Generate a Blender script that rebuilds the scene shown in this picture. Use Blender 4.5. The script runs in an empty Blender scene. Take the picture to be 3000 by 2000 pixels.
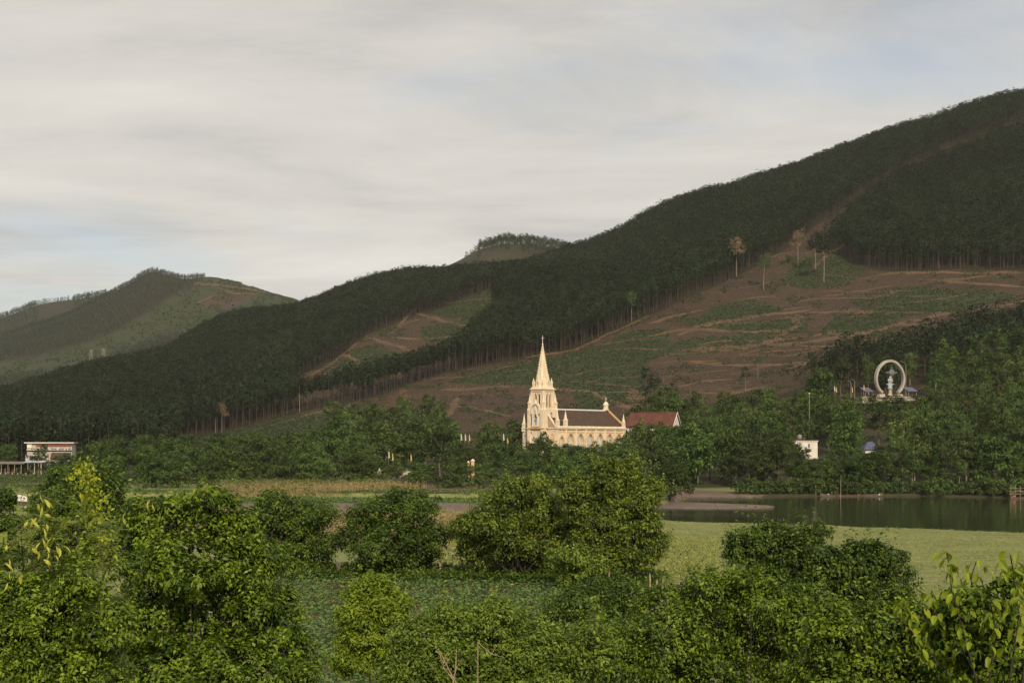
import bpy, bmesh, math, random
import numpy as np
from mathutils import Vector, Matrix
from mathutils.geometry import tessellate_polygon

# ------------------------------------------------------------------ camera, sky, sun, exposure
scene = bpy.context.scene
C = scene.collection
F = 4166.67            # focal length in photograph pixels (50 mm on a 36 mm sensor, 3000 px wide)
CAMZ = 12.6            # camera height above the river
cam_data = bpy.data.cameras.new('camera')
cam_data.lens = 50.0
cam_data.sensor_width = 36.0
cam_data.shift_y = 0.1
cam_data.clip_start = 0.5
cam_data.clip_end = 60000.0
cam = bpy.data.objects.new('camera', cam_data)
cam.location = (0, 0, CAMZ)
cam.rotation_euler = (math.radians(90), 0, 0)
C.objects.link(cam)
scene.camera = cam

SUN_ELEV = math.radians(30.0)
SUN_AZ = math.radians(9.0)      # behind the camera, a little to its right
sun_dir = Vector((math.sin(SUN_AZ) * math.cos(SUN_ELEV), -math.cos(SUN_AZ) * math.cos(SUN_ELEV), math.sin(SUN_ELEV)))
sd = bpy.data.lights.new('sun', 'SUN')
sd.energy = 4.2
sd.angle = math.radians(0.6)
sd.color = (1.0, 0.82, 0.58)
sun = bpy.data.objects.new('sun', sd)
sun.rotation_euler = sun_dir.to_track_quat('Z', 'Y').to_euler()
sun.location = (40, -120, 160)
C.objects.link(sun)

world = bpy.data.worlds.new('World')
scene.world = world
world.use_nodes = True
wn = world.node_tree
wn.nodes.clear()
def wnode(t, **kw):
    n = wn.nodes.new(t)
    for k, v in kw.items():
        setattr(n, k, v)
    return n
wout = wnode('ShaderNodeOutputWorld')
sky = wnode('ShaderNodeTexSky', sky_type='NISHITA', sun_disc=False)
sky.sun_elevation = SUN_ELEV
sky.sun_rotation = math.atan2(sun_dir.x, sun_dir.y)
sky.air_density = 1.0
sky.dust_density = 2.0
bg_sky = wnode('ShaderNodeBackground')
bg_sky.inputs[1].default_value = 0.13
wn.links.new(sky.outputs[0], bg_sky.inputs[0])
# thin high cloud sheet, laid out on a plane high above (direction / height)
geo = wnode('ShaderNodeNewGeometry')
sep = wnode('ShaderNodeSeparateXYZ')
neg = wnode('ShaderNodeVectorMath', operation='SCALE'); neg.inputs[3].default_value = -1.0
wn.links.new(geo.outputs['Incoming'], neg.inputs[0])
wn.links.new(neg.outputs[0], sep.inputs[0])
hz = wnode('ShaderNodeMath', operation='MAXIMUM'); hz.inputs[1].default_value = 0.0
wn.links.new(sep.outputs[2], hz.inputs[0])
hz2 = wnode('ShaderNodeMath', operation='ADD'); hz2.inputs[1].default_value = 0.07
wn.links.new(hz.outputs[0], hz2.inputs[0])
inv = wnode('ShaderNodeMath', operation='DIVIDE'); inv.inputs[0].default_value = 1.0
wn.links.new(hz2.outputs[0], inv.inputs[1])
pl = wnode('ShaderNodeVectorMath', operation='SCALE')
wn.links.new(neg.outputs[0], pl.inputs[0])
wn.links.new(inv.outputs[0], pl.inputs[3])
def cloud_noise(scale, sx, sy, detail, dist, rough, off, rot=0.0):
    mp = wnode('ShaderNodeMapping')
    mp.inputs['Scale'].default_value = (sx, sy, 0.0)
    mp.inputs['Location'].default_value = off
    mp.inputs['Rotation'].default_value = (0, 0, rot)
    wn.links.new(pl.outputs[0], mp.inputs[0])
    nz = wnode('ShaderNodeTexNoise')
    nz.inputs['Scale'].default_value = scale
    nz.inputs['Detail'].default_value = detail
    nz.inputs['Roughness'].default_value = rough
    nz.inputs['Distortion'].default_value = dist
    wn.links.new(mp.outputs[0], nz.inputs[0])
    return nz
def wramp(src, pts):
    r = wnode('ShaderNodeValToRGB')
    el = r.color_ramp.elements
    while len(el) < len(pts):
        el.new(0.5)
    for e, (p, c) in zip(el, pts):
        e.position = p
        e.color = (*c, 1) if len(c) == 3 else c
    wn.links.new(src, r.inputs[0])
    return r
n1 = cloud_noise(0.55, 1.0, 0.75, 9.0, 0.4, 0.58, (5.4, 7.8, 0), 0.22)     # cover
n2 = cloud_noise(0.95, 0.8, 1.15, 10.0, 0.35, 0.60, (11.5, 5.0, 0), -0.18)     # bands light and grey
cov = wramp(n1.outputs[0], [(0.33, (0.58, 0.58, 0.58)), (0.48, (0.97, 0.97, 0.97))])
ccol = wramp(n2.outputs[0], [(0.31, (0.53, 0.515, 0.495)), (0.47, (0.685, 0.655, 0.60)), (0.70, (0.82, 0.785, 0.715))])
bg_cl = wnode('ShaderNodeBackground')
wn.links.new(ccol.outputs[0], bg_cl.inputs[0])
bg_cl.inputs[1].default_value = 1.0
mixw = wnode('ShaderNodeMixShader')
wn.links.new(cov.outputs[0], mixw.inputs[0])
wn.links.new(bg_sky.outputs[0], mixw.inputs[1])
wn.links.new(bg_cl.outputs[0], mixw.inputs[2])
wn.links.new(mixw.outputs[0], wout.inputs[0])

scene.view_settings.view_transform = 'Standard'
scene.view_settings.look = 'None'
scene.view_settings.exposure = 0.0
scene.view_settings.gamma = 1.0
scene.view_settings.use_curve_mapping = False
scene.cycles.max_bounces = 6
scene.cycles.diffuse_bounces = 2
scene.cycles.glossy_bounces = 3
scene.cycles.transmission_bounces = 3
scene.cycles.transparent_max_bounces = 8
scene.cycles.volume_bounces = 0
scene.cycles.use_denoising = True

rng = np.random.default_rng(7)
random.seed(7)

# ------------------------------------------------------------------ helpers: objects
def pt(px, py, y):
    """world point that the photograph shows at pixel (px, py) when it stands y metres out"""
    return Vector(((px - 1500) / F * y, y, CAMZ + (1300 - py) / F * y))
def tag(o, label=None, cat=None, group=None, kind=None):
    if label: o['label'] = label
    if cat: o['category'] = cat
    if group: o['group'] = group
    if kind: o['kind'] = kind
    return o
def empty(name, loc=(0, 0, 0), rz=0.0, label=None, cat=None, group=None):
    o = bpy.data.objects.new(name, None)
    o.empty_display_size = 0.3
    o.location = loc
    o.rotation_euler = (0, 0, rz)
    C.objects.link(o)
    return tag(o, label, cat, group)
def link(name, me, mat=None, parent=None):
    o = bpy.data.objects.new(name, me)
    if mat is not None and not me.materials:
        me.materials.append(mat)
    C.objects.link(o)
    if parent is not None:
        o.parent = parent
    return o
def copy_tree(o, parent=None):
    c = o.copy()
    C.objects.link(c)
    if parent is not None:
        c.parent = parent
    for ch in list(o.children):
        copy_tree(ch, c)
    return c

class MB:
    """collects simple shapes into one mesh"""
    def __init__(s):
        s.v = []; s.f = []; s.m = Matrix.Identity(4)
    def add(s, vs, fs):
        b = len(s.v)
        s.v += [tuple(s.m @ Vector(v)) for v in vs]
        s.f += [tuple(b + i for i in f) for f in fs]
        return s
    def box(s, cx, cy, cz, sx, sy, sz, rz=0.0):
        x, y, z = sx / 2, sy / 2, sz / 2
        c, n = math.cos(rz), math.sin(rz)
        vs = []
        for (a, b, d) in [(-x,-y,-z),(x,-y,-z),(x,y,-z),(-x,y,-z),(-x,-y,z),(x,-y,z),(x,y,z),(-x,y,z)]:
            vs.append((cx + a*c - b*n, cy + a*n + b*c, cz + d))
        return s.add(vs, [(0,3,2,1),(4,5,6,7),(0,1,5,4),(1,2,6,5),(2,3,7,6),(3,0,4,7)])
    def taper(s, cx, cy, z0, z1, w0, d0, w1, d1):
        vs = [(cx+a*w0/2, cy+b*d0/2, z0) for a, b in ((-1,-1),(1,-1),(1,1),(-1,1))]
        vs += [(cx+a*w1/2, cy+b*d1/2, z1) for a, b in ((-1,-1),(1,-1),(1,1),(-1,1))]
        return s.add(vs, [(0,3,2,1),(4,5,6,7),(0,1,5,4),(1,2,6,5),(2,3,7,6),(3,0,4,7)])
    def lathe(s, prof, n=10, cx=0, cy=0, rot=0.0, sx=1, sy=1):
        vs = []; fs = []
        for (r, z) in prof:
            for k in range(n):
                a = rot + 2*math.pi*k/n
                vs.append((cx + sx*r*math.cos(a), cy + sy*r*math.sin(a), z))
        for i in range(len(prof)-1):
            for k in range(n):
                a, b = i*n+k, i*n+(k+1) % n
                fs.append((a, b, b+n, a+n))
        fs.append(tuple(range(n-1, -1, -1)))
        L = (len(prof)-1)*n
        fs.append(tuple(range(L, L+n)))
        return s.add(vs, fs)
    def tube(s, pts, radii, n=6):
        pts = [Vector(p) for p in pts]
        vs = []; fs = []
        for i, p in enumerate(pts):
            d = (pts[min(i+1, len(pts)-1)] - pts[max(i-1, 0)]).normalized()
            up = Vector((0,0,1)) if abs(d.z) < 0.9 else Vector((1,0,0))
            a = d.cross(up).normalized(); b = d.cross(a)
            r = radii[i] if hasattr(radii, '__len__') else radii
            for k in range(n):
                t = 2*math.pi*k/n
                vs.append(p + a*(r*math.cos(t)) + b*(r*math.sin(t)))
        for i in range(len(pts)-1):
            for k in range(n):
                x, y = i*n+k, i*n+(k+1) % n
                fs.append((x, y, y+n, x+n))
        fs.append(tuple(range(n-1, -1, -1)))
        L = (len(pts)-1)*n
        fs.append(tuple(range(L, L+n)))
        return s.add(vs, fs)
    def prism(s, poly, d0, d1, plane='xz'):
        """polygon in a plane, pushed between d0 and d1 along the third axis"""
        n = len(poly)
        def mk(p, d):
            return (p[0], d, p[1]) if plane == 'xz' else ((d, p[0], p[1]) if plane == 'yz' else (p[0], p[1], d))
        vs = [mk(p, d0) for p in poly] + [mk(p, d1) for p in poly]
        fs = [tuple(range(n)), tuple(range(2*n-1, n-1, -1))]
        fs += [(i, (i+1) % n, n+(i+1) % n, n+i) for i in range(n)]
        return s.add(vs, fs)
    def holed(s, outer, holes, d0, d1, plane='xz'):
        """a wall slab with openings cut through it"""
        loops = [outer] + holes
        flat = [p for l in loops for p in l]
        tris = tessellate_polygon([[Vector((p[0], p[1], 0)) for p in l] for l in loops])
        def mk(p, d):
            return (p[0], d, p[1]) if plane == 'xz' else (d, p[0], p[1])
        n = len(flat)
        vs = [mk(p, d0) for p in flat] + [mk(p, d1) for p in flat]
        fs = [tuple(t) for t in tris] + [tuple(n+i for i in reversed(t)) for t in tris]
        b = 0
        for l in loops:
            k = len(l)
            fs += [(b+i, b+(i+1) % k, n+b+(i+1) % k, n+b+i) for i in range(k)]
            b += k
        return s.add(vs, fs)
    def sphere(s, c, r, n=10, m=6, sz=1.0):
        prof = [(max(r*math.sin(math.pi*i/m), 1e-3), c[2] - sz*r*math.cos(math.pi*i/m)) for i in range(m+1)]
        return s.lathe(prof, n, c[0], c[1])
    def mesh(s, name):
        me = bpy.data.meshes.new(name)
        me.from_pydata(s.v, [], s.f)
        bm = bmesh.new(); bm.from_mesh(me)
        bmesh.ops.recalc_face_normals(bm, faces=bm.faces)
        bm.to_mesh(me); bm.free()
        return me
    def build(s, name, mat=None, parent=None, smooth=False):
        me = s.mesh(name)
        if smooth:
            me.polygons.foreach_set('use_smooth', [True]*len(me.polygons))
        return link(name, me, mat, parent)

def np_mesh(name, co, quads, attrs=None, smooth=False):
    """fast mesh from numpy arrays: co (n,3), quads (m,4) or (m,3)"""
    me = bpy.data.meshes.new(name)
    co = np.asarray(co, np.float32); q = np.asarray(quads, np.int32)
    k = q.shape[1]
    me.vertices.add(len(co)); me.vertices.foreach_set('co', co.ravel())
    me.loops.add(q.size); me.loops.foreach_set('vertex_index', q.ravel())
    me.polygons.add(len(q)); me.polygons.foreach_set('loop_start', np.arange(0, q.size, k, dtype=np.int32))
    if smooth:
        me.polygons.foreach_set('use_smooth', np.ones(len(q), bool))
    if attrs:
        for an, av in attrs.items():
            av = np.asarray(av, np.float32)
            if av.ndim == 1:
                a = me.attributes.new(an, 'FLOAT', 'POINT'); a.data.foreach_set('value', av)
            else:
                a = me.attributes.new(an, 'FLOAT_COLOR', 'POINT'); a.data.foreach_set('color', av.ravel())
    me.update(calc_edges=True)
    return me

# ------------------------------------------------------------------ helpers: materials
def new_mat(name):
    m = bpy.data.materials.new(name)
    m.use_nodes = True
    nt = m.node_tree
    nt.nodes.clear()
    out = nt.nodes.new('ShaderNodeOutputMaterial')
    return m, nt, out
class NT:
    def __init__(s, nt): s.t = nt
    def n(s, ty, ins=None, **kw):
        x = s.t.nodes.new(ty)
        for k, v in kw.items(): setattr(x, k, v)
        for k, v in (ins or {}).items():
            if isinstance(v, bpy.types.NodeSocket): s.t.links.new(v, x.inputs[k])
            else: x.inputs[k].default_value = v
        return x
    def noise(s, scale, detail=4, rough=0.55, vec=None, dist=0.0):
        i = {'Scale': scale, 'Detail': detail, 'Roughness': rough, 'Distortion': dist}
        if vec is not None: i['Vector'] = vec
        return s.n('ShaderNodeTexNoise', i).outputs[0]
    def ramp(s, fac, pts):
        r = s.n('ShaderNodeValToRGB', {0: fac})
        el = r.color_ramp.elements
        while len(el) < len(pts): el.new(0.5)
        for e, (p, c) in zip(el, pts):
            e.position = p
            e.color = (c, c, c, 1) if not hasattr(c, '__len__') else (*c, 1)
        return r.outputs[0]
    def mix(s, fac, a, b, mode='MIX'):
        x = s.n('ShaderNodeMix', data_type='RGBA', blend_type=mode)
        for sock, v in ((x.inputs[0], fac), (x.inputs[6], a), (x.inputs[7], b)):
            if isinstance(v, bpy.types.NodeSocket): s.t.links.new(v, sock)
            else: sock.default_value = (*v, 1) if hasattr(v, '__len__') and len(v) == 3 else v
        return x.outputs[2]
    def math(s, op, a, b=0.0, clamp=False):
        x = s.n('ShaderNodeMath', {0: a, 1: b}, operation=op)
        x.use_clamp = clamp
        return x.outputs[0]
    def obj(s): return s.n('ShaderNodeTexCoord').outputs['Object']
    def pos(s): return s.n('ShaderNodeNewGeometry').outputs['Position']
    def scalev(s, v, sc): return s.n('ShaderNodeVectorMath', {0: v, 1: sc}, operation='MULTIPLY').outputs[0]
    def bump(s, h, strength, dist):
        return s.n('ShaderNodeBump', {'Height': h, 'Strength': strength, 'Distance': dist}).outputs[0]

def mat_plain(name, col, rough=0.8, var=0.25, scale=1.5, bump=0.0, metal=0.0, stain=None, stain_amt=0.4):
    """painted / rendered / wooden surface: base colour with blotches, streaks and fine relief"""
    m, nt, out = new_mat(name)
    N = NT(nt)
    p = N.pos()
    a = N.noise(scale, 6, 0.6, p)
    b = N.noise(scale * 7, 4, 0.6, p)
    dark = tuple(c * (1 - var) for c in col); lite = tuple(min(1, c * (1 + var * 0.5)) for c in col)
    c1 = N.mix(N.ramp(a, [(0.3, 0.0), (0.7, 1.0)]), dark, lite)
    c1 = N.mix(N.math('MULTIPLY', N.ramp(b, [(0.45, 0.0), (0.75, 1.0)]), var), c1, tuple(c * 0.6 for c in col))
    if stain is not None:
        st = N.noise(scale * 1.6, 6, 0.65, N.scalev(p, (1.0, 1.0, 0.28)))
        c1 = N.mix(N.math('MULTIPLY', N.ramp(st, [(0.5, 0.0), (0.68, 1.0)]), stain_amt), c1, stain)
    ins = {'Base Color': c1, 'Roughness': rough, 'Metallic': metal}
    if bump: ins['Normal'] = N.bump(b, bump, 0.05)
    s = N.n('ShaderNodeBsdfPrincipled', ins)
    nt.links.new(s.outputs[0], out.inputs[0])
    return m

def mat_leaf(name, ca, cb, rough=0.5, trans=0.28, objvar=0.30, spec=0.35, tcol=None):
    """leaf: two greens mixed by the leaf's own 'tint', a little lighter or darker from plant to plant"""
    m, nt, out = new_mat(name)
    N = NT(nt)
    t = N.n('ShaderNodeAttribute', attribute_name='tint').outputs['Fac']
    col = N.mix(t, ca, cb)
    r = N.n('ShaderNodeObjectInfo').outputs['Random']
    k = N.math('MULTIPLY_ADD', r, objvar * 2); nt.nodes[-1].inputs[2].default_value = 1 - objvar
    pn = N.noise(0.011, 3, 0.6, N.n('ShaderNodeObjectInfo').outputs['Location'])
    k = N.math('MULTIPLY', k, N.ramp(pn, [(0.32, 0.62), (0.68, 1.0)])) if objvar > 0.3 else k
    hs = N.n('ShaderNodeHueSaturation', {'Color': col, 'Value': k})
    hr = N.math('MULTIPLY_ADD', N.math('FRACT', N.math('MULTIPLY', r, 17.3)), objvar*0.08); nt.nodes[-1].inputs[2].default_value = 0.5 - objvar*0.04 - 0.004
    nt.links.new(hr, hs.inputs['Hue'])
    c = hs.outputs[0]
    s = N.n('ShaderNodeBsdfPrincipled', {'Base Color': c, 'Roughness': rough, 'Specular IOR Level': spec})
    tr = N.n('ShaderNodeBsdfTranslucent', {'Color': N.mix(0.5, c, tcol) if tcol else c})
    mx = N.n('ShaderNodeMixShader', {0: trans})
    nt.links.new(s.outputs[0], mx.inputs[1]); nt.links.new(tr.outputs[0], mx.inputs[2])
    nt.links.new(mx.outputs[0], out.inputs[0])
    return m

M = {}
M['bark_dark'] = mat_plain('bark_dark', (0.034, 0.028, 0.020), 0.9, 0.4, 6.0, 0.4)
M['bark'] = mat_plain('bark', (0.13, 0.105, 0.08), 0.9, 0.4, 3.0, 0.4)
M['bark_pale'] = mat_plain('bark_pale', (0.27, 0.235, 0.185), 0.85, 0.35, 2.0, 0.3)
M['bark_brown'] = mat_plain('bark_brown', (0.062, 0.050, 0.039), 0.9, 0.35, 0.6, 0.0)
M['dead_wood'] = mat_plain('dead_wood', (0.33, 0.25, 0.17), 0.9, 0.4, 6.0, 0.4)
M['leaf_plant'] = mat_leaf('leaf_plantation', (0.008, 0.020, 0.009), (0.054, 0.084, 0.036), 0.7, 0.18, 0.50, 0.1)  # plantation green lowered too, carrying the hills' cloud shadow in its colour
M['leaf_far'] = mat_leaf('leaf_far_wood', (0.018, 0.036, 0.018), (0.040, 0.066, 0.030), 0.7, 0.15, 0.25, 0.15)
M['leaf_round'] = mat_leaf('leaf_broad', (0.030, 0.066, 0.016), (0.128, 0.200, 0.042), 0.6, 0.22, 0.36, 0.2)
M['leaf_feather'] = mat_leaf('leaf_feathery', (0.036, 0.074, 0.020), (0.138, 0.205, 0.050), 0.6, 0.22, 0.34, 0.2)
M['leaf_pale'] = mat_leaf('leaf_pale', (0.05, 0.085, 0.035), (0.10, 0.15, 0.06), 0.6, 0.25, 0.2, 0.2)
M['leaf_tan'] = mat_leaf('leaf_tan', (0.16, 0.12, 0.07), (0.26, 0.20, 0.12), 0.7, 0.2, 0.1, 0.2)
M['leaf_mid'] = mat_leaf('leaf_midground', (0.020, 0.048, 0.008), (0.120, 0.195, 0.020), 0.5, 0.25, 0.12, 0.3)
M['leaf_mid_yellow'] = mat_leaf('leaf_midground_yellow', (0.030, 0.060, 0.008), (0.175, 0.240, 0.026), 0.5, 0.25, 0.08, 0.3)
M['leaf_near'] = mat_leaf('leaf_near_bush', (0.024, 0.056, 0.006), (0.205, 0.305, 0.022), 0.5, 0.28, 0.10, 0.3)
M['leaf_near_olive'] = mat_leaf('leaf_near_olive', (0.048, 0.088, 0.011), (0.205, 0.290, 0.036), 0.5, 0.3, 0.10, 0.3)
M['leaf_bright'] = mat_leaf('leaf_bright_shrub', (0.085, 0.15, 0.010), (0.25, 0.34, 0.025), 0.5, 0.32, 0.02, 0.3)
M['leaf_fern'] = mat_leaf('leaf_fern', (0.085, 0.135, 0.018), (0.28, 0.35, 0.050), 0.5, 0.3, 0.10, 0.3)
M['leaf_large'] = mat_leaf('leaf_large', (0.19, 0.26, 0.015), (0.42, 0.46, 0.035), 0.5, 0.35, 0.25, 0.3)
M['pod'] = mat_leaf('yellow_pod', (0.42, 0.44, 0.07), (0.60, 0.58, 0.14), 0.5, 0.3, 0.12, 0.3)
M['leaf_cassava'] = mat_leaf('leaf_cassava', (0.070, 0.130, 0.040), (0.155, 0.250, 0.078), 0.6, 0.25, 0.0, 0.25)
M['maize_dry'] = mat_leaf('maize_dry', (0.18, 0.145, 0.07), (0.44, 0.36, 0.18), 0.8, 0.25, 0.0, 0.1)
M['maize_green'] = mat_leaf('maize_green', (0.085, 0.13, 0.045), (0.30, 0.26, 0.10), 0.7, 0.25, 0.0, 0.1)
M['grass'] = mat_leaf('grass_blades', (0.165, 0.205, 0.062), (0.33, 0.345, 0.115), 0.7, 0.25, 0.0, 0.15)
M['scrub'] = mat_leaf('scrub', (0.026, 0.044, 0.020), (0.060, 0.085, 0.036), 0.8, 0.15, 0.0, 0.1)
# ------------------------------------------------------------------ the land
_nr = np.random.default_rng(3)
_lat = _nr.random((256, 256))
def vnoise(x, y):
    xi = np.floor(x).astype(int); yi = np.floor(y).astype(int)
    fx = x - xi; fy = y - yi
    fx = fx*fx*(3-2*fx); fy = fy*fy*(3-2*fy)
    g = lambda a, b: _lat[a % 256, b % 256]
    return (g(xi,yi)*(1-fx)*(1-fy) + g(xi+1,yi)*fx*(1-fy) + g(xi,yi+1)*(1-fx)*fy + g(xi+1,yi+1)*fx*fy) * 2 - 1
def fbm(x, y, o=4):
    t = 0; a = 1.0; s = 0
    for i in range(o):
        t = t + a*vnoise(x*2**i + 17*i, y*2**i + 31*i); s += a; a *= 0.5
    return t / s
def sstep(a, b, x):
    t = np.clip((x - a)/(b - a), 0, 1)
    return t*t*(3-2*t)

# ground row (photograph pixels) against distance, column by column: the valley side and the main ridge
COLS = [
 (-900, [(360,1415),(480,1365),(600,1335),(750,1300),(900,1275),(1000,1285),(1300,1300),(1750,1300)]),
 (0,    [(360,1412),(480,1365),(560,1340),(700,1290),(850,1228),(950,1208),(1050,1214),(1300,1250),(1750,1275)]),
 (300,  [(360,1412),(480,1365),(560,1330),(680,1270),(800,1200),(950,1140),(1080,1122),(1250,1150),(1750,1200)]),
 (640,  [(360,1416),(480,1365),(560,1320),(650,1268),(780,1170),(920,1080),(1080,1000),(1180,980),(1400,1010),(1750,1080)]),
 (860,  [(360,1418),(480,1352),(560,1290),(690,1212),(800,1130),(950,1030),(1100,960),(1220,932),(1400,950),(1750,1010)]),
 (1100, [(360,1420),(480,1342),(560,1265),(710,1166),(800,1098),(900,1000),(1050,910),(1280,860),(1450,875),(1750,930)]),
 (1500, [(360,1424),(480,1335),(560,1240),(640,1145),(720,1056),(850,950),(1000,865),(1200,815),(1350,803),(1550,830),(1750,880)]),
 (1800, [(360,1426),(480,1328),(560,1230),(640,1118),(760,978),(900,880),(1050,805),(1200,757),(1350,740),(1550,770),(1750,830)]),
 (1960, [(360,1426),(480,1322),(560,1215),(640,1100),(780,905),(900,830),(1050,745),(1200,680),(1330,635),(1550,680),(1750,740)]),
 (2100, [(360,1428),(480,1315),(560,1195),(640,1080),(720,970),(830,838),(1000,725),(1150,645),(1300,597),(1500,625),(1750,690)]),
 (2400, [(360,1430),(480,1285),(520,1205),(560,1160),(620,1070),(700,960),(780,850),(860,745),(950,680),(1100,580),(1320,495),(1500,520),(1750,590)]),
 (2600, [(360,1432),(460,1300),(505,1180),(540,1160),(580,1120),(640,1020),(720,890),(800,795),(900,690),(1050,560),(1280,430),(1500,460),(1750,530)]),
 (2750, [(360,1432),(460,1295),(505,1185),(540,1150),(580,1095),(640,1005),(720,885),(800,788),(900,684),(1050,552),(1280,403),(1500,435),(1750,500)]),
 (3000, [(360,1436),(460,1285),(510,1190),(580,1085),(650,985),(720,885),(800,790),(900,660),(1050,500),(1280,303),(1450,310),(1750,380)]),
 (3900, [(360,1436),(460,1275),(510,1160),(580,1020),(650,900),(720,790),(800,660),(900,500),(1050,290),(1280,60),(1450,40),(1750,110)]),
]
_R = np.arange(340, 1760, 5.0); _PX = np.arange(-900, 3901, 20.0)
_tab = np.array([np.interp(_R, *zip(*c)) for _, c in COLS])
_T = np.array([np.interp(_PX, [c[0] for c in COLS], _tab[:, j]) for j in range(len(_R))]).T      # (px, r)
def _smooth(a, k, ax):
    ker = np.hanning(k+2)[1:-1]; ker /= ker.sum()
    pad = [(0,0),(0,0)]; pad[ax] = (k//2, k//2)
    return np.apply_along_axis(lambda v: np.convolve(v, ker, 'valid'), ax, np.pad(a, pad, mode='edge'))
_T = _smooth(_smooth(_T, 9, 1), 9, 0)
def table(px, y):
    a = np.clip((px + 900)/20, 0, len(_PX)-1.001); b = np.clip((y - 340)/5, 0, len(_R)-1.001)
    i = a.astype(int); j = b.astype(int); fa = a-i; fb = b-j
    return _T[i,j]*(1-fa)*(1-fb)+_T[i+1,j]*fa*(1-fb)+_T[i,j+1]*(1-fa)*fb+_T[i+1,j+1]*fa*fb
def dpt(py, z): return (CAMZ - z)*F/(np.asarray(py, float) - 1300)
NB = ([-900, 0, 800, 1500, 1850, 1990, 2200, 2400, 2700, 3000, 3900], [1499, 1500, 1502, 1505, 1518, 1531, 1536, 1541, 1552, 1563, 1590])
FB = ([-900, 0, 380, 1000, 1500, 1850, 1950, 2010, 2200, 2420, 2700, 3000, 3900], [1476, 1476, 1478, 1479, 1482, 1487, 1482, 1453, 1455, 1453, 1453, 1460, 1470])
def yn(px): return dpt(np.interp(px, *NB), 0.0)
def yf(px): return dpt(np.interp(px, *FB), 0.0)
def spit(px, y):
    """1 on the centre line of the sand spit, falling to 0 at its edge"""
    c = dpt(np.interp(px, [1900, 2262], [1478, 1485.5]), 0.0)
    w = np.interp(px, [1900, 2000, 2120, 2200, 2262], [13, 13.5, 9, 4.5, 0.6])
    t = 1 - ((y - c)/w)**2
    return np.where((px > 1880) & (px < 2275), t, -1.0)
def gz(x, y):
    x = np.asarray(x, float); y = np.asarray(y, float)
    px = 1500 + F*x/np.maximum(y, 1e-3)
    zt = CAMZ + (1300 - table(px, np.maximum(y, 340)))*y/F
    am = sstep(430, 700, y)
    zt = zt + am*(6.5*fbm(x/95, y/95, 3) + 1.3*fbm(x/17+9, y/17, 3)) + sstep(600, 850, y)*9.0*fbm((x+0.35*y)/120+4, y/420, 2)
    # the plain on the camera's side and the far field
    pl_ = 2.1 + 0.18*fbm(x/14, y/14, 3)
    pl_ = pl_ + (CAMZ - 3.0 - 2.1)*(1 - sstep(2, 34, y)) 
    a = yn(px); b = yf(px)
    low = sstep(-95, 2, y - a)*(y < a + 60)        # the meadow slopes down to the water
    pl_ = pl_*(1 - low) + (0.30 + 0.1*fbm(x/5, y/5, 2))*low
    pl_ = np.where((px < 1965) & (y > b - 14), np.minimum(pl_, 0.5 + 1.6*np.clip((y - b - 3)/38, 0, 1) + 0.08*fbm(x/5, y/5, 2)) + 0*y, pl_)
    z = pl_*(1 - sstep(345, 375, y)) + zt*sstep(345, 375, y)
    wn_ = 2.5 + 2.0*fbm(x/9+3, y/9, 2); wf = 3.0 + 2.5*fbm(x/9, y/9+7, 2)
    bw = np.interp(px, [-900, 1900, 2000, 2180, 2300, 3000], [5, 5, 13, 12, 8, 8])      # how gently the far bank falls
    inch = sstep(-1.0, 4.0, y - a + wn_*0.5) * (1 - sstep(-2.0, 1.0, (y - b - wf*0.4)/bw*5))
    bed = np.interp(px, [-900, 480, 620, 1650, 1780], [-0.7, -0.7, 0.10, 0.10, -0.9])
    bed = bed + 0.05*fbm(x/6, y/6, 2)
    z = z*(1 - inch) + bed*inch
    low2 = sstep(1960, 2060, px)*sstep(-6, 1, y - b)*(1 - sstep(2, 34, y - b))
    z = z*(1 - low2) + np.minimum(z, 0.55 + 0.2*fbm(x/4, y/4, 2))*low2
    s = spit(px, y)
    z = np.where(s > -0.6, np.maximum(z, 0.42*np.clip(s+0.25, -1, 1) + 0.06*fbm(x/3, y/3, 2)), z)
    return z
def g1(x, y): return float(gz(np.array([x]), np.array([y]))[0])
_YM = np.concatenate([np.arange(20, 340, 0.5), np.arange(340, 1500, 1.5)])
def hit(px, py):
    """first place where the photograph's ray meets the land"""
    zz = gz((px - 1500)/F*_YM, _YM)
    pr = 1300 - (zz - CAMZ)*F/_YM
    k = np.argmax(pr <= py)
    if pr[k] > py: k = int(np.argmin(pr))
    y = float(_YM[k])
    return Vector(((px - 1500)/F*y, y, float(zz[k])))
def inpoly(px, py, poly):
    px = np.asarray(px, float); py = np.asarray(py, float)
    r = np.zeros(px.shape, bool); j = len(poly) - 1
    for i in range(len(poly)):
        xi, yi = poly[i]; xj, yj = poly[j]
        if yi != yj:
            r ^= ((yi > py) != (yj > py)) & (px < (xj - xi)*(py - yi)/(yj - yi) + xi)
        j = i
    return r
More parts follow.
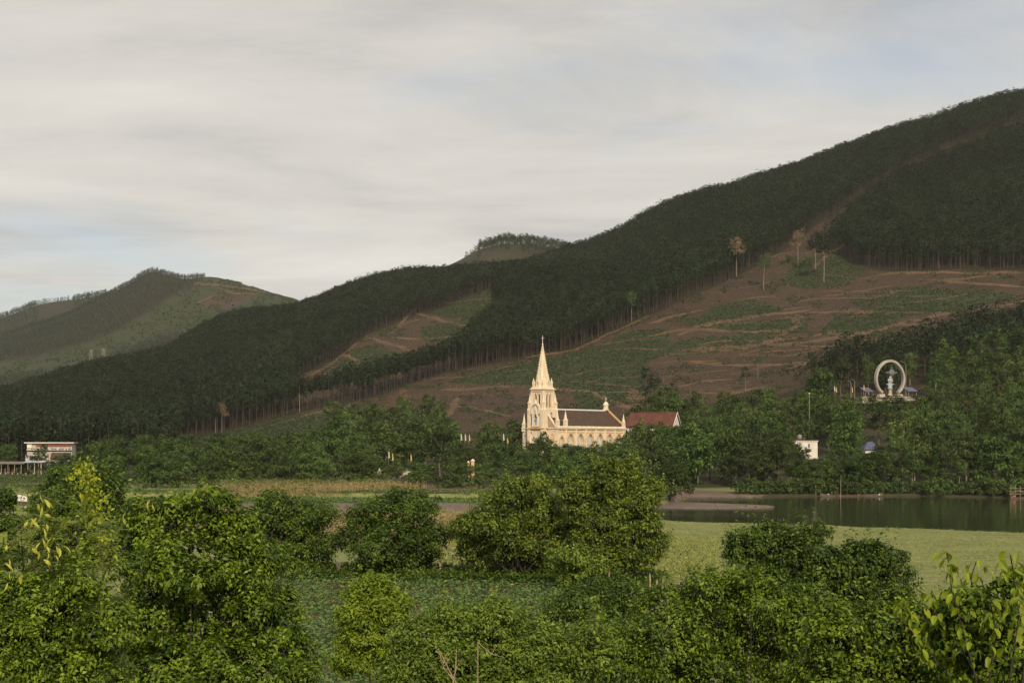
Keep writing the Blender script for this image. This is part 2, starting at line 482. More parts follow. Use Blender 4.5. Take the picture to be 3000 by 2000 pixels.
# cleared ground on the main hill, as ground rows of the photograph
CLEAR_A = [(520,1290),(640,1268),(760,1237),(860,1212),(980,1187),(1100,1163),(1210,1122),(1280,1100),(1400,1072),(1540,1053),(1640,1036),(1720,1010),(1800,975),(1850,945),(1950,905),(2000,880),(2100,836),(2200,790),(2280,742),(2345,700),(2420,715),(2450,745),(2540,785),(2600,797),(2800,789),(3000,792),(3500,800),(3500,960),(3060,955),(2960,975),(2860,990),(2780,1020),(2700,1060),(2600,1072),(2480,1085),(2420,1110),(2300,1150),(2200,1175),(2100,1180),(2000,1185),(1880,1200),(1840,1320),(1200,1330),(1150,1280),(1000,1290),(800,1330),(520,1330)]
CLEAR_B = [(872,1104),(1000,1045),(1080,977),(1150,917),(1210,878),(1290,840),(1380,820),(1480,812),(1565,803),(1500,850),(1445,890),(1450,945),(1390,970),(1375,1030),(1305,1076),(1215,1096),(1100,1137),(1000,1158),(900,1188),(850,1184)]
CLEAR_C = [(2330,708),(2400,655),(2480,605),(2600,525),(2750,447),(2900,388),(3150,290),(3150,325),(2900,425),(2750,487),(2600,565),(2500,645),(2430,712),(2345,712)]
GREEN = [  # young crops on the clearings
 [(2010,960),(2090,900),(2200,880),(2300,905),(2200,935),(2060,965)],
 [(2100,960),(2260,935),(2370,940),(2360,975),(2180,985)],
 [(1990,1000),(2080,985),(2300,985),(2330,1000),(2180,1025),(1980,1045),(1930,1030)],
 [(2330,760),(2450,740),(2540,790),(2480,840),(2360,850),(2290,830)],
 [(2450,925),(2560,930),(2640,960),(2500,990),(2400,975)],
 [(2560,1000),(2900,960),(3000,990),(2800,1040),(2520,1060)],
 [(1300,1120),(1450,1075),(1560,1060),(1900,1060),(1890,1130),(1700,1150),(1500,1130)],
 [(560,1285),(760,1240),(1000,1190),(1080,1180),(1000,1260),(700,1300)],
 [(1230,960),(1400,930),(1440,950),(1370,1000),(1240,1000)],
 [(1220,900),(1300,860),(1500,815),(1540,812),(1440,890),(1440,940),(1300,930)],
 [(950,1110),(1040,1030),(1080,1010),(1200,1050),(1180,1085),(1000,1130)],
 [(2480,870),(2620,840),(2900,850),(3000,870),(2800,910),(2560,940)],
 [(1560,1060),(1700,1030),(1850,970),(1960,960),(1960,1040),(1780,1090)],
 [(1000,1065),(1080,1010),(1200,1040),(1150,1080),(1020,1100)],
 [(1660,1120),(1880,1080),(1900,1180),(1700,1200)],
]
DARKSOIL = [
 [(1880,950),(2000,885),(2200,800),(2260,800),(2230,850),(2050,900)],
 [(2250,900),(2330,850),(2600,810),(2620,850),(2560,905),(2350,910)],
 [(1290,1165),(1500,1140),(1560,1200),(1400,1225),(1300,1230)],
 [(2000,1060),(2200,1040),(2260,1090),(2100,1130),(1980,1120)],
]
def is_forest(px, py, y):
    """wood stands here, given the ground's own row in the photograph"""
    f = ((y > 560) | ((px < 500) & (y > 480))) & ~inpoly(px, py, CLEAR_A) & ~(inpoly(px, py, CLEAR_B) & (y < 1010 + 0.25*(px - 1300))) & ~inpoly(px, py, CLEAR_C)
    return f

def land_material(name):
    m, nt, out = new_mat(name)
    N = NT(nt)
    p = N.pos()
    za = N.n('ShaderNodeAttribute', attribute_name='zone')
    s = N.n('ShaderNodeSeparateColor', {0: za.outputs['Color']})
    al = za.outputs['Alpha']
    big = N.noise(0.06, 5, 0.6, p); mid = N.noise(0.45, 5, 0.65, p); fine = N.noise(2.6, 4, 0.7, p)
    gr = N.mix(N.ramp(big, [(0.35, 0.0), (0.65, 1.0)]), (0.165, 0.205, 0.072), (0.285, 0.290, 0.110))
    gr = N.mix(N.math('MULTIPLY', N.ramp(mid, [(0.42, 1.0), (0.62, 0.0)]), 0.55), gr, (0.12, 0.145, 0.042))
    gr = N.mix(N.math('MULTIPLY', N.ramp(fine, [(0.40, 1.0), (0.60, 0.0)]), 0.45), gr, (0.075, 0.090, 0.028))
    mud = N.mix(N.ramp(mid, [(0.35, 0.0), (0.65, 1.0)]), (0.085, 0.061, 0.045), (0.155, 0.115, 0.087))
    soil = N.mix(N.ramp(mid, [(0.3, 0.0), (0.7, 1.0)]), (0.075, 0.050, 0.032), (0.16, 0.105, 0.065))
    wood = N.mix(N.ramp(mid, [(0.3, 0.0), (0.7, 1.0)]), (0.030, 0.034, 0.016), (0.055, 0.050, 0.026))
    jag = N.math('MULTIPLY', N.math('SUBTRACT', mid, 0.5), 0.9)
    def edge(v): return N.ramp(N.math('ADD', v, jag), [(0.40, 0.0), (0.60, 1.0)])
    c = N.mix(edge(s.outputs[1]), gr, soil)
    c = N.mix(edge(s.outputs[2]), c, wood)
    c = N.mix(edge(s.outputs[0]), c, mud)
    ro = N.math('MULTIPLY_ADD', s.outputs[0], -0.35); nt.nodes[-1].inputs[2].default_value = 0.95
    b = N.n('ShaderNodeBsdfPrincipled', {'Base Color': c, 'Roughness': ro, 'Specular IOR Level': 0.25, 'Normal': N.bump(N.math('ADD', mid, N.math('MULTIPLY', fine, 0.5)), 0.6, 0.35)})
    nt.links.new(b.outputs[0], out.inputs[0])
    return m
def hill_material(name):
    m, nt, out = new_mat(name)
    N = NT(nt)
    p = N.pos()
    za = N.n('ShaderNodeAttribute', attribute_name='zone')
    s = N.n('ShaderNodeSeparateColor', {0: za.outputs['Color']})
    big = N.noise(0.018, 5, 0.6, p); mid = N.noise(0.11, 6, 0.65, p); fine = N.noise(0.7, 5, 0.7, p)
    br = N.mix(N.ramp(big, [(0.35, 0.0), (0.65, 1.0)]), (0.052, 0.036, 0.027), (0.088, 0.058, 0.040))  # hill soil kept dark: cloud shadow on the slopes is put into the colour
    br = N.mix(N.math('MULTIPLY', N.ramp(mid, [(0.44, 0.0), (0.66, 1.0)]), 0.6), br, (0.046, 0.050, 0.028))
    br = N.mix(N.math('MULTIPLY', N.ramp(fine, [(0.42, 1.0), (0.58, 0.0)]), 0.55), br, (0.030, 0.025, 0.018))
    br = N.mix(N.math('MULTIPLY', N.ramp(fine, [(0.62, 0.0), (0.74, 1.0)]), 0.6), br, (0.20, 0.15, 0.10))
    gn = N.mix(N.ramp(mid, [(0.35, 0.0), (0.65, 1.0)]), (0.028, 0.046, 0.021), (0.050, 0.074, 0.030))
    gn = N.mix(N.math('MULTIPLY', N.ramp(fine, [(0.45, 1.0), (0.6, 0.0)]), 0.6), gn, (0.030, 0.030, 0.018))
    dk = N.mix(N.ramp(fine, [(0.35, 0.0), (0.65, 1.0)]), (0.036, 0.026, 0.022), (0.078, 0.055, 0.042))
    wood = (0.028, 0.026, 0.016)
    jag = N.math('MULTIPLY', N.math('SUBTRACT', mid, 0.5), 1.4)
    def edge(v): return N.ramp(N.math('ADD', v, jag), [(0.35, 0.0), (0.65, 1.0)])
    c = N.mix(N.math('MULTIPLY', edge(s.outputs[0]), 0.85), br, gn)
    c = N.mix(N.math('MULTIPLY', edge(s.outputs[1]), 0.7), c, dk)
    c = N.mix(s.outputs[2], c, wood)
    b = N.n('ShaderNodeBsdfPrincipled', {'Base Color': c, 'Roughness': 0.95, 'Specular IOR Level': 0.1, 'Normal': N.bump(N.math('ADD', mid, fine), 0.7, 1.2)})
    nt.links.new(b.outputs[0], out.inputs[0])
    return m
M['land'] = land_material('valley_ground')
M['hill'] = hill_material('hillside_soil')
def mat_soil(name, a, b):
    m, nt, out = new_mat(name)
    N = NT(nt); p = N.pos()
    f = N.noise(0.5, 6, 0.7, p); g = N.noise(0.08, 4, 0.6, p)
    c = N.mix(N.ramp(f, [(0.35, 0.0), (0.65, 1.0)]), a, b)
    c = N.mix(N.math('MULTIPLY', N.ramp(g, [(0.42, 0.0), (0.60, 1.0)]), 0.62), c, (0.062, 0.050, 0.032))
    c = N.mix(N.math('MULTIPLY', N.ramp(f, [(0.50, 0.0), (0.62, 1.0)]), 0.3), c, (0.050, 0.048, 0.028))
    s = N.n('ShaderNodeBsdfPrincipled', {'Base Color': c, 'Roughness': 0.95, 'Specular IOR Level': 0.1, 'Normal': N.bump(f, 0.6, 0.5)})
    nt.links.new(s.outputs[0], out.inputs[0])
    return m
M['track'] = mat_soil('track_soil', (0.085, 0.054, 0.036), (0.165, 0.102, 0.066))

def sheet(name, ys, pxs, zone, mat, zf=gz, skirt=False):
    PX, Y = np.meshgrid(pxs, ys, indexing='ij')
    X = (PX - 1500)/F*Y
    Z = zf(X, Y)
    co = np.stack([X, Y, Z], -1).reshape(-1, 3)
    a, b = len(pxs), len(ys)
    i = np.arange((a-1)*b).reshape(a-1, b)[:, :-1].ravel()
    q = np.stack([i, i+b, i+b+1, i+1], -1)
    zc = zone(PX, Y, X, Z).reshape(-1, 4)
    o = link(name, np_mesh(name, co, q, {'zone': zc}, smooth=True), mat)
    return o
def zone_land(PX, Y, X, Z):
    zc = np.zeros(PX.shape + (4,)); zc[..., 3] = 1
    a = yn(PX); b = yf(PX); b0 = b
    mud = sstep(-3.0, -0.5, Y - a) * (1 - sstep(2, 7, Y - b))
    mud = np.maximum(mud, (1 - sstep(0.3, 0.7, Z))*(Y > a - 1.5)*(Y < b + 3))
    mud = np.where((PX > 1950) & (PX < 2190) & (Y > b - 2) & (Y < b + 13), 1, mud)
    zc[..., 0] = np.where(Y > 150, mud, 0)
    # bare soil: the dirt road on the far left, the shaded bank under the trees on the right
    wob = fbm(X/6, Y/6, 3); PX = PX + 130*wob; Yo = Y; Y = Y + 9*fbm(X/8+5, Y/8, 3)*(Y < 300)
    soil = np.where((PX < 260) & (np.abs(Y - 416) < 5), 1.0, 0)
    soil = np.maximum(soil, np.where((PX > 1150) & (PX < 1480) & (Y > 318), 0.9, 0))
    soil = np.maximum(soil, np.where((PX > 560) & (PX < 1650) & (Y > 140) & (Y < 262), 0.55, 0))
    soil = np.maximum(soil, np.where((PX > 780) & (PX < 1760) & (Y > 60) & (Y < 112), 0.62, 0))
    zc[..., 1] = soil
    Y = Yo
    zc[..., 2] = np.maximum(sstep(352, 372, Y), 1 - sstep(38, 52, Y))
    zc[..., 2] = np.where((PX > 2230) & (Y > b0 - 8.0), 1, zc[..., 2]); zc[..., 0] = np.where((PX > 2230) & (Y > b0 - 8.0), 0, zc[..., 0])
    return zc
def zone_hill(PX, Y, X, Z):
    zc = np.zeros(PX.shape + (4,)); zc[..., 3] = 1
    py = 1300 - (Z - CAMZ)*F/Y
    g = np.zeros(PX.shape); d = np.zeros(PX.shape)
    for p in GREEN: g = np.maximum(g, inpoly(PX, py, p))
    for p in DARKSOIL: d = np.maximum(d, inpoly(PX, py, p))
    zc[..., 0] = g; zc[..., 1] = d
    zc[..., 2] = is_forest(PX, py, Y) * 0.9
    return zc
ys = np.concatenate([np.geomspace(2.5, 60, 40)[:-1], np.linspace(60, 180, 50)[:-1], np.linspace(180, 380, 190)[:-1], np.linspace(380, 480, 40)])
tag(sheet('ground', ys, np.arange(-900, 3901, 15.0), zone_land, M['land']), kind='structure')
ys = np.concatenate([[480.0], np.geomspace(482, 1750, 330)])
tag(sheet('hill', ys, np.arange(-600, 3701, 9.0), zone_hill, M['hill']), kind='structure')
# the far hills: heights from ridge lines, further out
FARC = [
 (-900, [(1300,1290),(1700,1230),(2100,1130),(2600,1030),(3100,1050),(4200,1120)]),
 (0,    [(1300,1260),(1600,1180),(2000,1095),(2350,1020),(2600,985),(3100,1010),(4200,1100)]),
 (200,  [(1300,1250),(1600,1160),(2000,1055),(2350,965),(2600,920),(3100,945),(4200,1080)]),
 (330,  [(1300,1250),(1600,1150),(2000,1030),(2350,905),(2550,856),(3000,900),(4200,1060)]),
 (440,  [(1300,1250),(1600,1140),(2000,1010),(2300,862),(2500,790),(3000,850),(4200,1040)]),
 (540,  [(1300,1250),(1600,1130),(2000,985),(2250,880),(2450,824),(3000,860),(4200,1040)]),
 (620,  [(1300,1250),(1600,1115),(2000,960),(2200,870),(2400,813),(3000,860),(4200,1040)]),
 (700,  [(1300,1250),(1600,1100),(2000,940),(2200,868),(2380,828),(3000,870),(4200,1040)]),
 (870,  [(1300,1250),(1600,1100),(2000,960),(2200,905),(2350,880),(3000,920),(4200,1050)]),
 (1100, [(1300,1250),(1600,1140),(2000,1040),(2300,1000),(3000,1010),(4200,1080)]),
 (2000, [(1300,1290),(1600,1250),(2000,1200),(2300,1180),(3000,1170),(4200,1180)]),
]
_FR = np.arange(1300, 4201, 20.0)
_ftab = np.array([np.interp(_FR, *zip(*c)) for _, c in FARC])
_FP = np.arange(-900, 2001, 20.0)
_FT = _smooth(_smooth(np.array([np.interp(_FP, [c[0] for c in FARC], _ftab[:, j]) for j in range(len(_FR))]).T, 7, 1), 3, 0)
def gz_far(x, y):
    px = 1500 + F*x/y
    a = np.clip((px+900)/20, 0, len(_FP)-1.001); b = np.clip((y-1300)/20, 0, len(_FR)-1.001)
    i = a.astype(int); j = b.astype(int); fa = a-i; fb = b-j
    t = _FT[i,j]*(1-fa)*(1-fb)+_FT[i+1,j]*fa*(1-fb)+_FT[i,j+1]*(1-fa)*fb+_FT[i+1,j+1]*fa*fb
    return CAMZ + (1300-t)*y/F + 9*fbm(x/190, y/190, 3) + 2.5*fbm(x/40, y/40, 3)
FAR_WOOD = [[(-400,1180),(0,1062),(120,1040),(250,1005),(330,975),(400,935),(470,890),(530,855),(600,817),(600,770),(300,770),(-400,900)],
            [(295,1080),(340,1040),(480,985),(640,960),(620,985),(480,1030),(380,1070),(300,1092)],
            [(0,1115),(180,1085),(170,1100),(0,1135)]]
FAR_BARE = [[(100,925),(200,880),(260,880),(190,920),(120,950)], [(570,905),(640,860),(700,850),(760,868),(700,890),(640,905)],
            [(380,1085),(520,1015),(680,955),(690,965),(520,1050),(400,1100)], [(0,1160),(0,1125),(190,1100),(180,1140)]]
def zone_far(PX, Y, X, Z):
    zc = np.zeros(PX.shape + (4,)); zc[..., 3] = 1
    py = 1300 - (Z - CAMZ)*F/Y
    w = np.zeros(PX.shape); b = np.zeros(PX.shape)
    for p in FAR_WOOD: w = np.maximum(w, inpoly(PX, py, p))
    for p in FAR_BARE: b = np.maximum(b, inpoly(PX, py, p))
    zc[..., 0] = (1 - b); zc[..., 2] = w*0.9
    return zc
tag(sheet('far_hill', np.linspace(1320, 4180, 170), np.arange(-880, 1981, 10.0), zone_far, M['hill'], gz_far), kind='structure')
# a second wooded ridge behind the far hill, out to the left
def gz_ridge(x, y):
    px = 1500 + F*x/y
    top = np.interp(px, [-900, -300, 0, 100, 170, 215, 260, 310, 380, 520, 700], [1040, 985, 938, 902, 890, 888, 880, 872, 890, 960, 1060])
    d = (y - 3300)/520
    return CAMZ + (1300 - top)*3300/F - 150*d*d + 6*fbm(x/90, y/90, 3)
tag(sheet('far_ridge', np.linspace(2760, 3900, 50), np.arange(-880, 701, 12.0), lambda PX, Y, X, Z: np.dstack([Y*0 + 0.8, Y*0, Y*0 + 0.8, Y*0+1]).reshape(PX.shape+(4,)), M['hill'], gz_ridge), kind='structure')
# wooded summit behind the main ridge
def gz_back(x, y):
    px = 1500 + F*x/y
    top = np.interp(px, [1150, 1280, 1340, 1400, 1470, 1560, 1640, 1730, 1850, 2000], [900, 812, 780, 748, 731, 733, 748, 768, 800, 880])
    d = (y - 1800)/330
    return CAMZ + (1300 - top)*1800/F - 75*d*d + 3*fbm(x/50, y/50, 3)
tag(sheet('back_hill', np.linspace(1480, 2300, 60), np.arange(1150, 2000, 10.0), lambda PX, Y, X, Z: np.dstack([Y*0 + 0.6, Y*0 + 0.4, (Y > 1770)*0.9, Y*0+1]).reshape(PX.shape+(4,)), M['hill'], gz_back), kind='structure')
# land out to the horizon
bb = MB(); bb.lathe([(26000, -6.0), (26000, -5.0)], 48, 0, 0)
tag(bb.build('plain', M['hill']), kind='structure')
# dirt tracks cut across the clearings
def track(line, width, seed):
    r = np.random.default_rng(seed)
    P = [hit(*p) for p in line]
    pts = []
    for a, b in zip(P[:-1], P[1:]):
        n = max(2, int((b - a).length/2.5))
        pts += [a.lerp(b, k/n) for k in range(n)]
    pts.append(P[-1])
    co = []; n = len(pts)
    for i, p in enumerate(pts):
        d = pts[min(i+1, n-1)] - pts[max(i-1, 0)]; d.z = 0; d.normalize()
        s = Vector((-d.y, d.x, 0))
        w = width*(0.65 + 0.7*r.random())*min(1, 0.3 + 0.2*min(i, n-1-i))
        for t in (-1.0, -0.45, 0.1, 0.6, 1.0):
            q = p + s*(t*w*0.5 + 0.5*(r.random()-0.5))
            co.append((q.x, q.y, g1(q.x, q.y) + (0.18 if abs(t) < 0.9 else -0.05)))
    q = [(i*5+j, (i+1)*5+j, (i+1)*5+j+1, i*5+j+1) for i in range(n-1) for j in range(4)]
    o = link('dirt_track', np_mesh('dirt_track', np.array(co), q, smooth=True), M['track'])
    return tag(o, kind='structure')
TRACKS = [
 ([(1900,948),(1960,930),(2060,908)], 6), ([(1985,985),(2030,965),(2100,945),(2200,928),(2290,918),(2380,905)], 7),
 ([(2285,932),(2330,930),(2375,928)], 15), ([(2370,915),(2480,912),(2590,912)], 6), ([(1980,1030),(2100,1022),(2230,1012),(2300,990),(2420,976),(2470,980)], 8),
 ([(2240,1012),(2350,1005),(2480,988),(2600,962),(2700,935),(2850,908),(3000,885),(3150,860)], 6), ([(2690,818),(2780,826),(2880,832),(3000,842)], 7),
 ([(1900,985),(1980,970),(2070,968),(2200,975),(2330,970)], 5),
 ([(1290,1145),(1400,1138),(1500,1132),(1580,1135),(1680,1145),(1750,1150)], 6), ([(1300,1125),(1420,1090),(1510,1070)], 4), ([(1330,1190),(1450,1210),(1500,1220)], 4),
 ([(1310,1225),(1330,1190),(1340,1165)], 5), ([(1850,1140),(1862,1165),(1880,1195),(1905,1215)], 11), ([(1740,1150),(1800,1180),(1850,1200)], 6),
 ([(2060,1065),(2200,1070),(2300,1068),(2420,1052)], 5), ([(2300,1085),(2360,1065),(2440,1050)], 6), ([(2480,700),(2440,735),(2380,790)], 5), ([(2240,760),(2330,735)], 4),
 ([(1540,1050),(1640,1034),(1720,1008),(1800,972),(1900,925)], 4), ([(2270,990),(2340,955),(2320,925)], 5),
 ([(890,1105),(950,1080),(1040,1008),(1080,985)], 4), ([(1080,990),(1150,975),(1220,900)], 4), ([(1200,910),(1260,930),(1350,955),(1380,950)], 5),
 ([(1070,985),(1110,1000),(1200,1030)], 5), ([(1150,990),(1250,992),(1350,985)], 4), ([(1160,960),(1230,935)], 6), ([(1290,885),(1380,878),(1450,872)], 3), ([(1000,1090),(1060,1060),(1000,1040)], 3),
 ([(700,1270),(900,1215),(1020,1190)], 3), ([(2010,1150),(2110,1155),(2250,1130)], 4), ([(2560,810),(2700,800),(2900,800),(3000,802)], 6),
]
tr = np.random.default_rng(91); nt_ = 0
while nt_ < 50:                                              # faint old planting terraces along the slope
    px0, py0 = tr.uniform(1250, 2900), tr.uniform(800, 1160)
    sl = tr.uniform(-0.16, 0.02); ln = tr.uniform(120, 380); wv_ = tr.uniform(2, 8); ph = tr.random()*6
    ln_ = [(px0 + t, py0 + sl*t + wv_*math.sin(t/60 + ph)) for t in np.arange(0, ln, 40)]
    a_ = np.array(ln_)
    if inpoly(a_[:, 0], a_[:, 1] + 6, CLEAR_A).all() and (a_[:, 0] < 3010).all():
        TRACKS.append((ln_, tr.uniform(0.9, 1.9))); nt_ += 1
for i, (l, w) in enumerate(TRACKS): track(l, w*(0.85 if w > 3 else 1.0), i)
def ftrack(line, width, seed):
    r = np.random.default_rng(seed)
    co = []; ymf = np.arange(1330, 2700, 4.0); pts = []
    for k in range(len(line)-1):
        for t in np.linspace(0, 1, 14, endpoint=k == len(line)-2):
            px = line[k][0]*(1-t)+line[k+1][0]*t; py = line[k][1]*(1-t)+line[k+1][1]*t
            zz = gz_far((px-1500)/F*ymf, ymf); pr = 1300-(zz-CAMZ)*F/ymf
            j = int(np.argmax(pr <= py)) if (pr <= py).any() else int(np.argmin(pr))
            pts.append((float((px-1500)/F*ymf[j]), float(ymf[j])))
    for (x, y) in pts:
        w = width*(0.6+0.8*r.random())
        for t in (-1, 0, 1):
            yy = y + t*w
            co.append((x, yy, float(gz_far(np.array([x]), np.array([yy]))[0]) + 0.7))
    q = [(i*3+j, (i+1)*3+j, (i+1)*3+j+1, i*3+j+1) for i in range(len(pts)-1) for j in range(2)]
    tag(link('dirt_track', np_mesh('dirt_track', np.array(co), q, smooth=True), M['track']), kind='structure')
for i, (l, w) in enumerate([([(570,832),(650,838),(730,850),(780,858)], 8), ([(640,845),(690,862),(790,862)], 6), ([(390,1075),(500,1030),(600,985),(680,958)], 9), ([(125,945),(160,920),(200,898)], 8), ([(580,890),(640,862),(655,850)], 5), ([(0,1128),(100,1118),(190,1105)], 6)]):
    ftrack(l, w, 50+i)
# river
def mat_water():
    m, nt, out = new_mat('river_water')
    N = NT(nt); p = N.pos()
    a = N.noise(0.9, 3, 0.6, N.scalev(p, (0.35, 1.0, 1.0)))
    b = N.noise(0.05, 3, 0.6, N.scalev(p, (0.35, 1.6, 1.0)))
    h = N.math('MULTIPLY', a, N.ramp(b, [(0.45, 0.12), (0.62, 1.0)]))
    s = N.n('ShaderNodeBsdfPrincipled', {'Base Color': (0.022, 0.026, 0.014, 1), 'Roughness': 0.08, 'IOR': 1.33, 'Normal': N.bump(h, 0.35, 0.12)})
    nt.links.new(s.outputs[0], out.inputs[0])
    return m
M['water'] = mat_water()
wv = MB(); wv.add([(-420, 185, 0), (420, 185, 0), (420, 352, 0), (-420, 352, 0)], [(0, 1, 2, 3)])
tag(wv.build('river', M['water']), kind='structure')
# ------------------------------------------------------------------ plants: generators
def unit(v):
    return v/np.maximum(np.linalg.norm(v, axis=-1, keepdims=True), 1e-9)
def leaf_quads(P, D, Nn, L, W, fold=0.18, droop=0.0):
    """kite-shaped leaves folded on the midrib: P base, D direction, Nn face normal"""
    n = len(P)
    D = unit(D); S = unit(np.cross(D, Nn)); Nn = np.cross(S, D)
    L = np.broadcast_to(L, n)[:, None]; W = np.broadcast_to(W, n)[:, None]
    mid = P + D*L*0.45
    tip = P + D*L + np.array([0, 0, -1.0])*L*droop
    v = np.stack([P, mid + S*W*0.5 + Nn*W*fold, tip, mid - S*W*0.5 + Nn*W*fold], 1).reshape(-1, 3)
    q = np.arange(n*4).reshape(n, 4)
    return v, q
def crown_points(r, lobes, n_clump, per, clump_r, shell=0.16):
    """twig bases and outward directions: clumps scattered over the lobes' outsides, twigs scattered in each clump"""
    lob = np.array(lobes, float)                       # cx cy cz rx ry rz
    area = (lob[:, 3]*lob[:, 4]*lob[:, 5])**(2/3)
    cs, ns = [], []
    while len(cs) < n_clump:
        i = r.choice(len(lob), p=area/area.sum())
        d = unit(r.normal(size=3)); 
        if d[2] < -0.55 and r.random() < 0.7: continue
        k = 1 - abs(r.normal(0, shell))
        p = lob[i, :3] + d*lob[i, 3:]*max(k, 0.35)
        e = np.sqrt((((p - lob[:, :3])/lob[:, 3:])**2).sum(1)); e[i] = 1
        if e.min() < 0.72: continue
        cs.append(p); ns.append(unit(d/lob[i, 3:]))
    cs = np.array(cs); ns = np.array(ns)
    cr = clump_r*(0.6 + 0.8*r.random(n_clump))
    idx = np.repeat(np.arange(n_clump), per)
    off = unit(r.normal(size=(len(idx), 3)))*(r.random((len(idx), 1))**0.5)
    off[:, 2] *= 0.7
    P = cs[idx] + off*cr[idx, None]
    O = unit(ns[idx]*0.7 + off*0.6 + np.array([0, 0, 0.25]))
    T = (0.12 + 0.75*r.random(n_clump)**1.5)[idx]
    return P, O, T
def sublobes(lobes, seed, k=7, lo=0.32, hi=0.55, core=0.80):
    """break each lobe into a core and smaller knobs, for an uneven outline with gaps"""
    r = np.random.default_rng(seed); out = []
    for l in lobes:
        c = np.array(l[:3]); R = np.array(l[3:])
        out.append((*c, *(R*core)))
        for i in range(k):
            d = unit(r.normal(size=3) + np.array([0, 0, 0.35])); s = r.uniform(lo, hi)
            out.append((*(c + d*R*r.uniform(0.55, 0.85)), *(R*s*np.array([1.1, 1.1, 0.85]))))
    return out
def crown_mesh(name, seed, lobes, n_clump, per, clump_r, leaf, leaves=1, twig=0.0, width=0.5, droop=0.0, up=0.5, flat=0.0, shoots=0):
    """foliage: leaves along short twigs grouped in clumps; returns one mesh with a 'tint' per leaf"""
    r = np.random.default_rng(seed)
    P, O, T = crown_points(r, lobes, n_clump, per, clump_r)
    if shoots:                                        # young shoots that stick out of the outline
        S, SO, _ = crown_points(r, lobes, shoots, 1, clump_r*0.3, 0.02)
        SO = unit(SO + np.array([0, 0, 0.8]) + r.normal(size=SO.shape)*0.3)
        sl = leaf*r.uniform(2.5, 10.0, shoots)
        idx = np.repeat(np.arange(shoots), 12); t = r.random(len(idx))
        P = np.concatenate([P, S[idx] + SO[idx]*(sl[idx]*t)[:, None]]); O = np.concatenate([O, SO[idx]]); T = np.concatenate([T, 0.55 + 0.4*r.random(len(idx))])
    Ps, Ds, Ns, Ts = [], [], [], []
    for k in range(leaves):
        t = (k + r.random(len(P)))/max(leaves, 1)
        b = P + O*twig*t[:, None]
        side = unit(np.cross(O, unit(r.normal(size=P.shape))))
        D = unit(O*(0.55 if leaves > 1 else 0.25) + side*(1.0) + np.array([0, 0, -droop]))
        Nn = unit(np.array([0, 0, up]) + O*0.6 + r.normal(size=P.shape)*0.65*(1-flat))
        Ps.append(b); Ds.append(D); Ns.append(Nn); Ts.append(np.clip(T + r.normal(0, 0.2, len(P)), 0, 1))
    P = np.concatenate(Ps); D = np.concatenate(Ds); Nn = np.concatenate(Ns); T = np.concatenate(Ts)
    L = leaf*(0.65 + 0.7*r.random(len(P)))
    v, q = leaf_quads(P, D, Nn, L, L*width, droop=0.15)
    return np_mesh(name, v, q, {'tint': np.repeat(T, 4)})
def wood_mesh(name, seed, h0, targets, r0, mid=None, n=6, wob=0.15, base=(0, 0)):
    """a trunk with limbs that run to the given points"""
    r = np.random.default_rng(seed)
    b = MB()
    fork = mid if mid is not None else Vector((base[0], base[1], h0))
    b.tube([(base[0], base[1], -0.6), (base[0], base[1], 0.0), (base[0]*0.6+fork.x*0.4 + wob*r.normal(), base[1]*0.6+fork.y*0.4 + wob*r.normal(), fork.z*0.5), tuple(fork)], [r0*1.35, r0*1.1, r0*0.9, r0*0.72], n)
    for t in targets:
        t = Vector(t); d = t - fork
        m1 = fork + d*0.4 + Vector((r.normal()*wob, r.normal()*wob, abs(r.normal())*wob))
        b.tube([tuple(fork), tuple(m1), tuple(t)], [r0*0.6, r0*0.42, r0*0.12], max(4, n-1))
        for k in range(2):
            e = t + Vector((r.normal(), r.normal(), abs(r.normal())*0.6))*d.length*0.22
            b.tube([tuple(m1.lerp(t, 0.35+0.3*k)), tuple(m1.lerp(e, 0.7)), tuple(e)], [r0*0.26, r0*0.16, r0*0.05], 4)
    return b.mesh(name)
def round_tree(name, seed, h, w, nl, n_clump, per, leaf, low=0.28, **kw):
    """lobed broadleaf tree of height h and width w"""
    r = np.random.default_rng(seed)
    lobes = []
    for i in range(nl):
        a = 2*math.pi*i/nl*2.4 + r.random(); f = (i+0.5)/nl
        z = h*(low + (0.88-low)*f); rad = w*0.5*(0.62*math.sin(math.pi*min(0.18+f*0.72, 1))**0.6)
        s = w*(0.20 + 0.09*r.random())
        lobes.append((rad*math.cos(a)*(0.4+0.6*r.random()), rad*math.sin(a)*(0.4+0.6*r.random()), z, s, s, s*(0.72+0.3*r.random())))
    lobes.append((0, 0, h*0.55, w*0.26, w*0.26, h*0.26))
    main = lobes; lobes = sublobes(lobes, seed+1, 4, 0.35, 0.6, 0.8)
    cm = crown_mesh(name+'_crown', seed, lobes, n_clump, per, w*0.085, leaf, **kw)
    tm = wood_mesh(name+'_trunk', seed, h*low*0.9, [l[:3] for l in main[:min(nl, 7)]], h*0.018, n=6, wob=h*0.012)
    return cm, tm
def tiered_tree(name, seed, h, w, nt_, n_clump, per, leaf, **kw):
    """acacia-like tree with flat layered boughs"""
    r = np.random.default_rng(seed)
    lobes = []
    for i in range(nt_):
        f = i/(nt_-1); z = h*(0.42 + 0.52*f)
        for k in range(3 if f < 0.8 else 1):
            a = r.random()*6.28; d = w*0.30*(1 - 0.7*f)*(0.5+r.random())
            lobes.append((d*math.cos(a), d*math.sin(a), z + r.normal()*h*0.02, w*0.24*(1-0.35*f), w*0.24*(1-0.35*f), h*0.055))
    cm = crown_mesh(name+'_crown', seed, lobes, n_clump, per, w*0.07, leaf, **kw)
    tm = wood_mesh(name+'_trunk', seed, h*0.40, [l[:3] for l in lobes[::2]], h*0.016, wob=h*0.012)
    return cm, tm
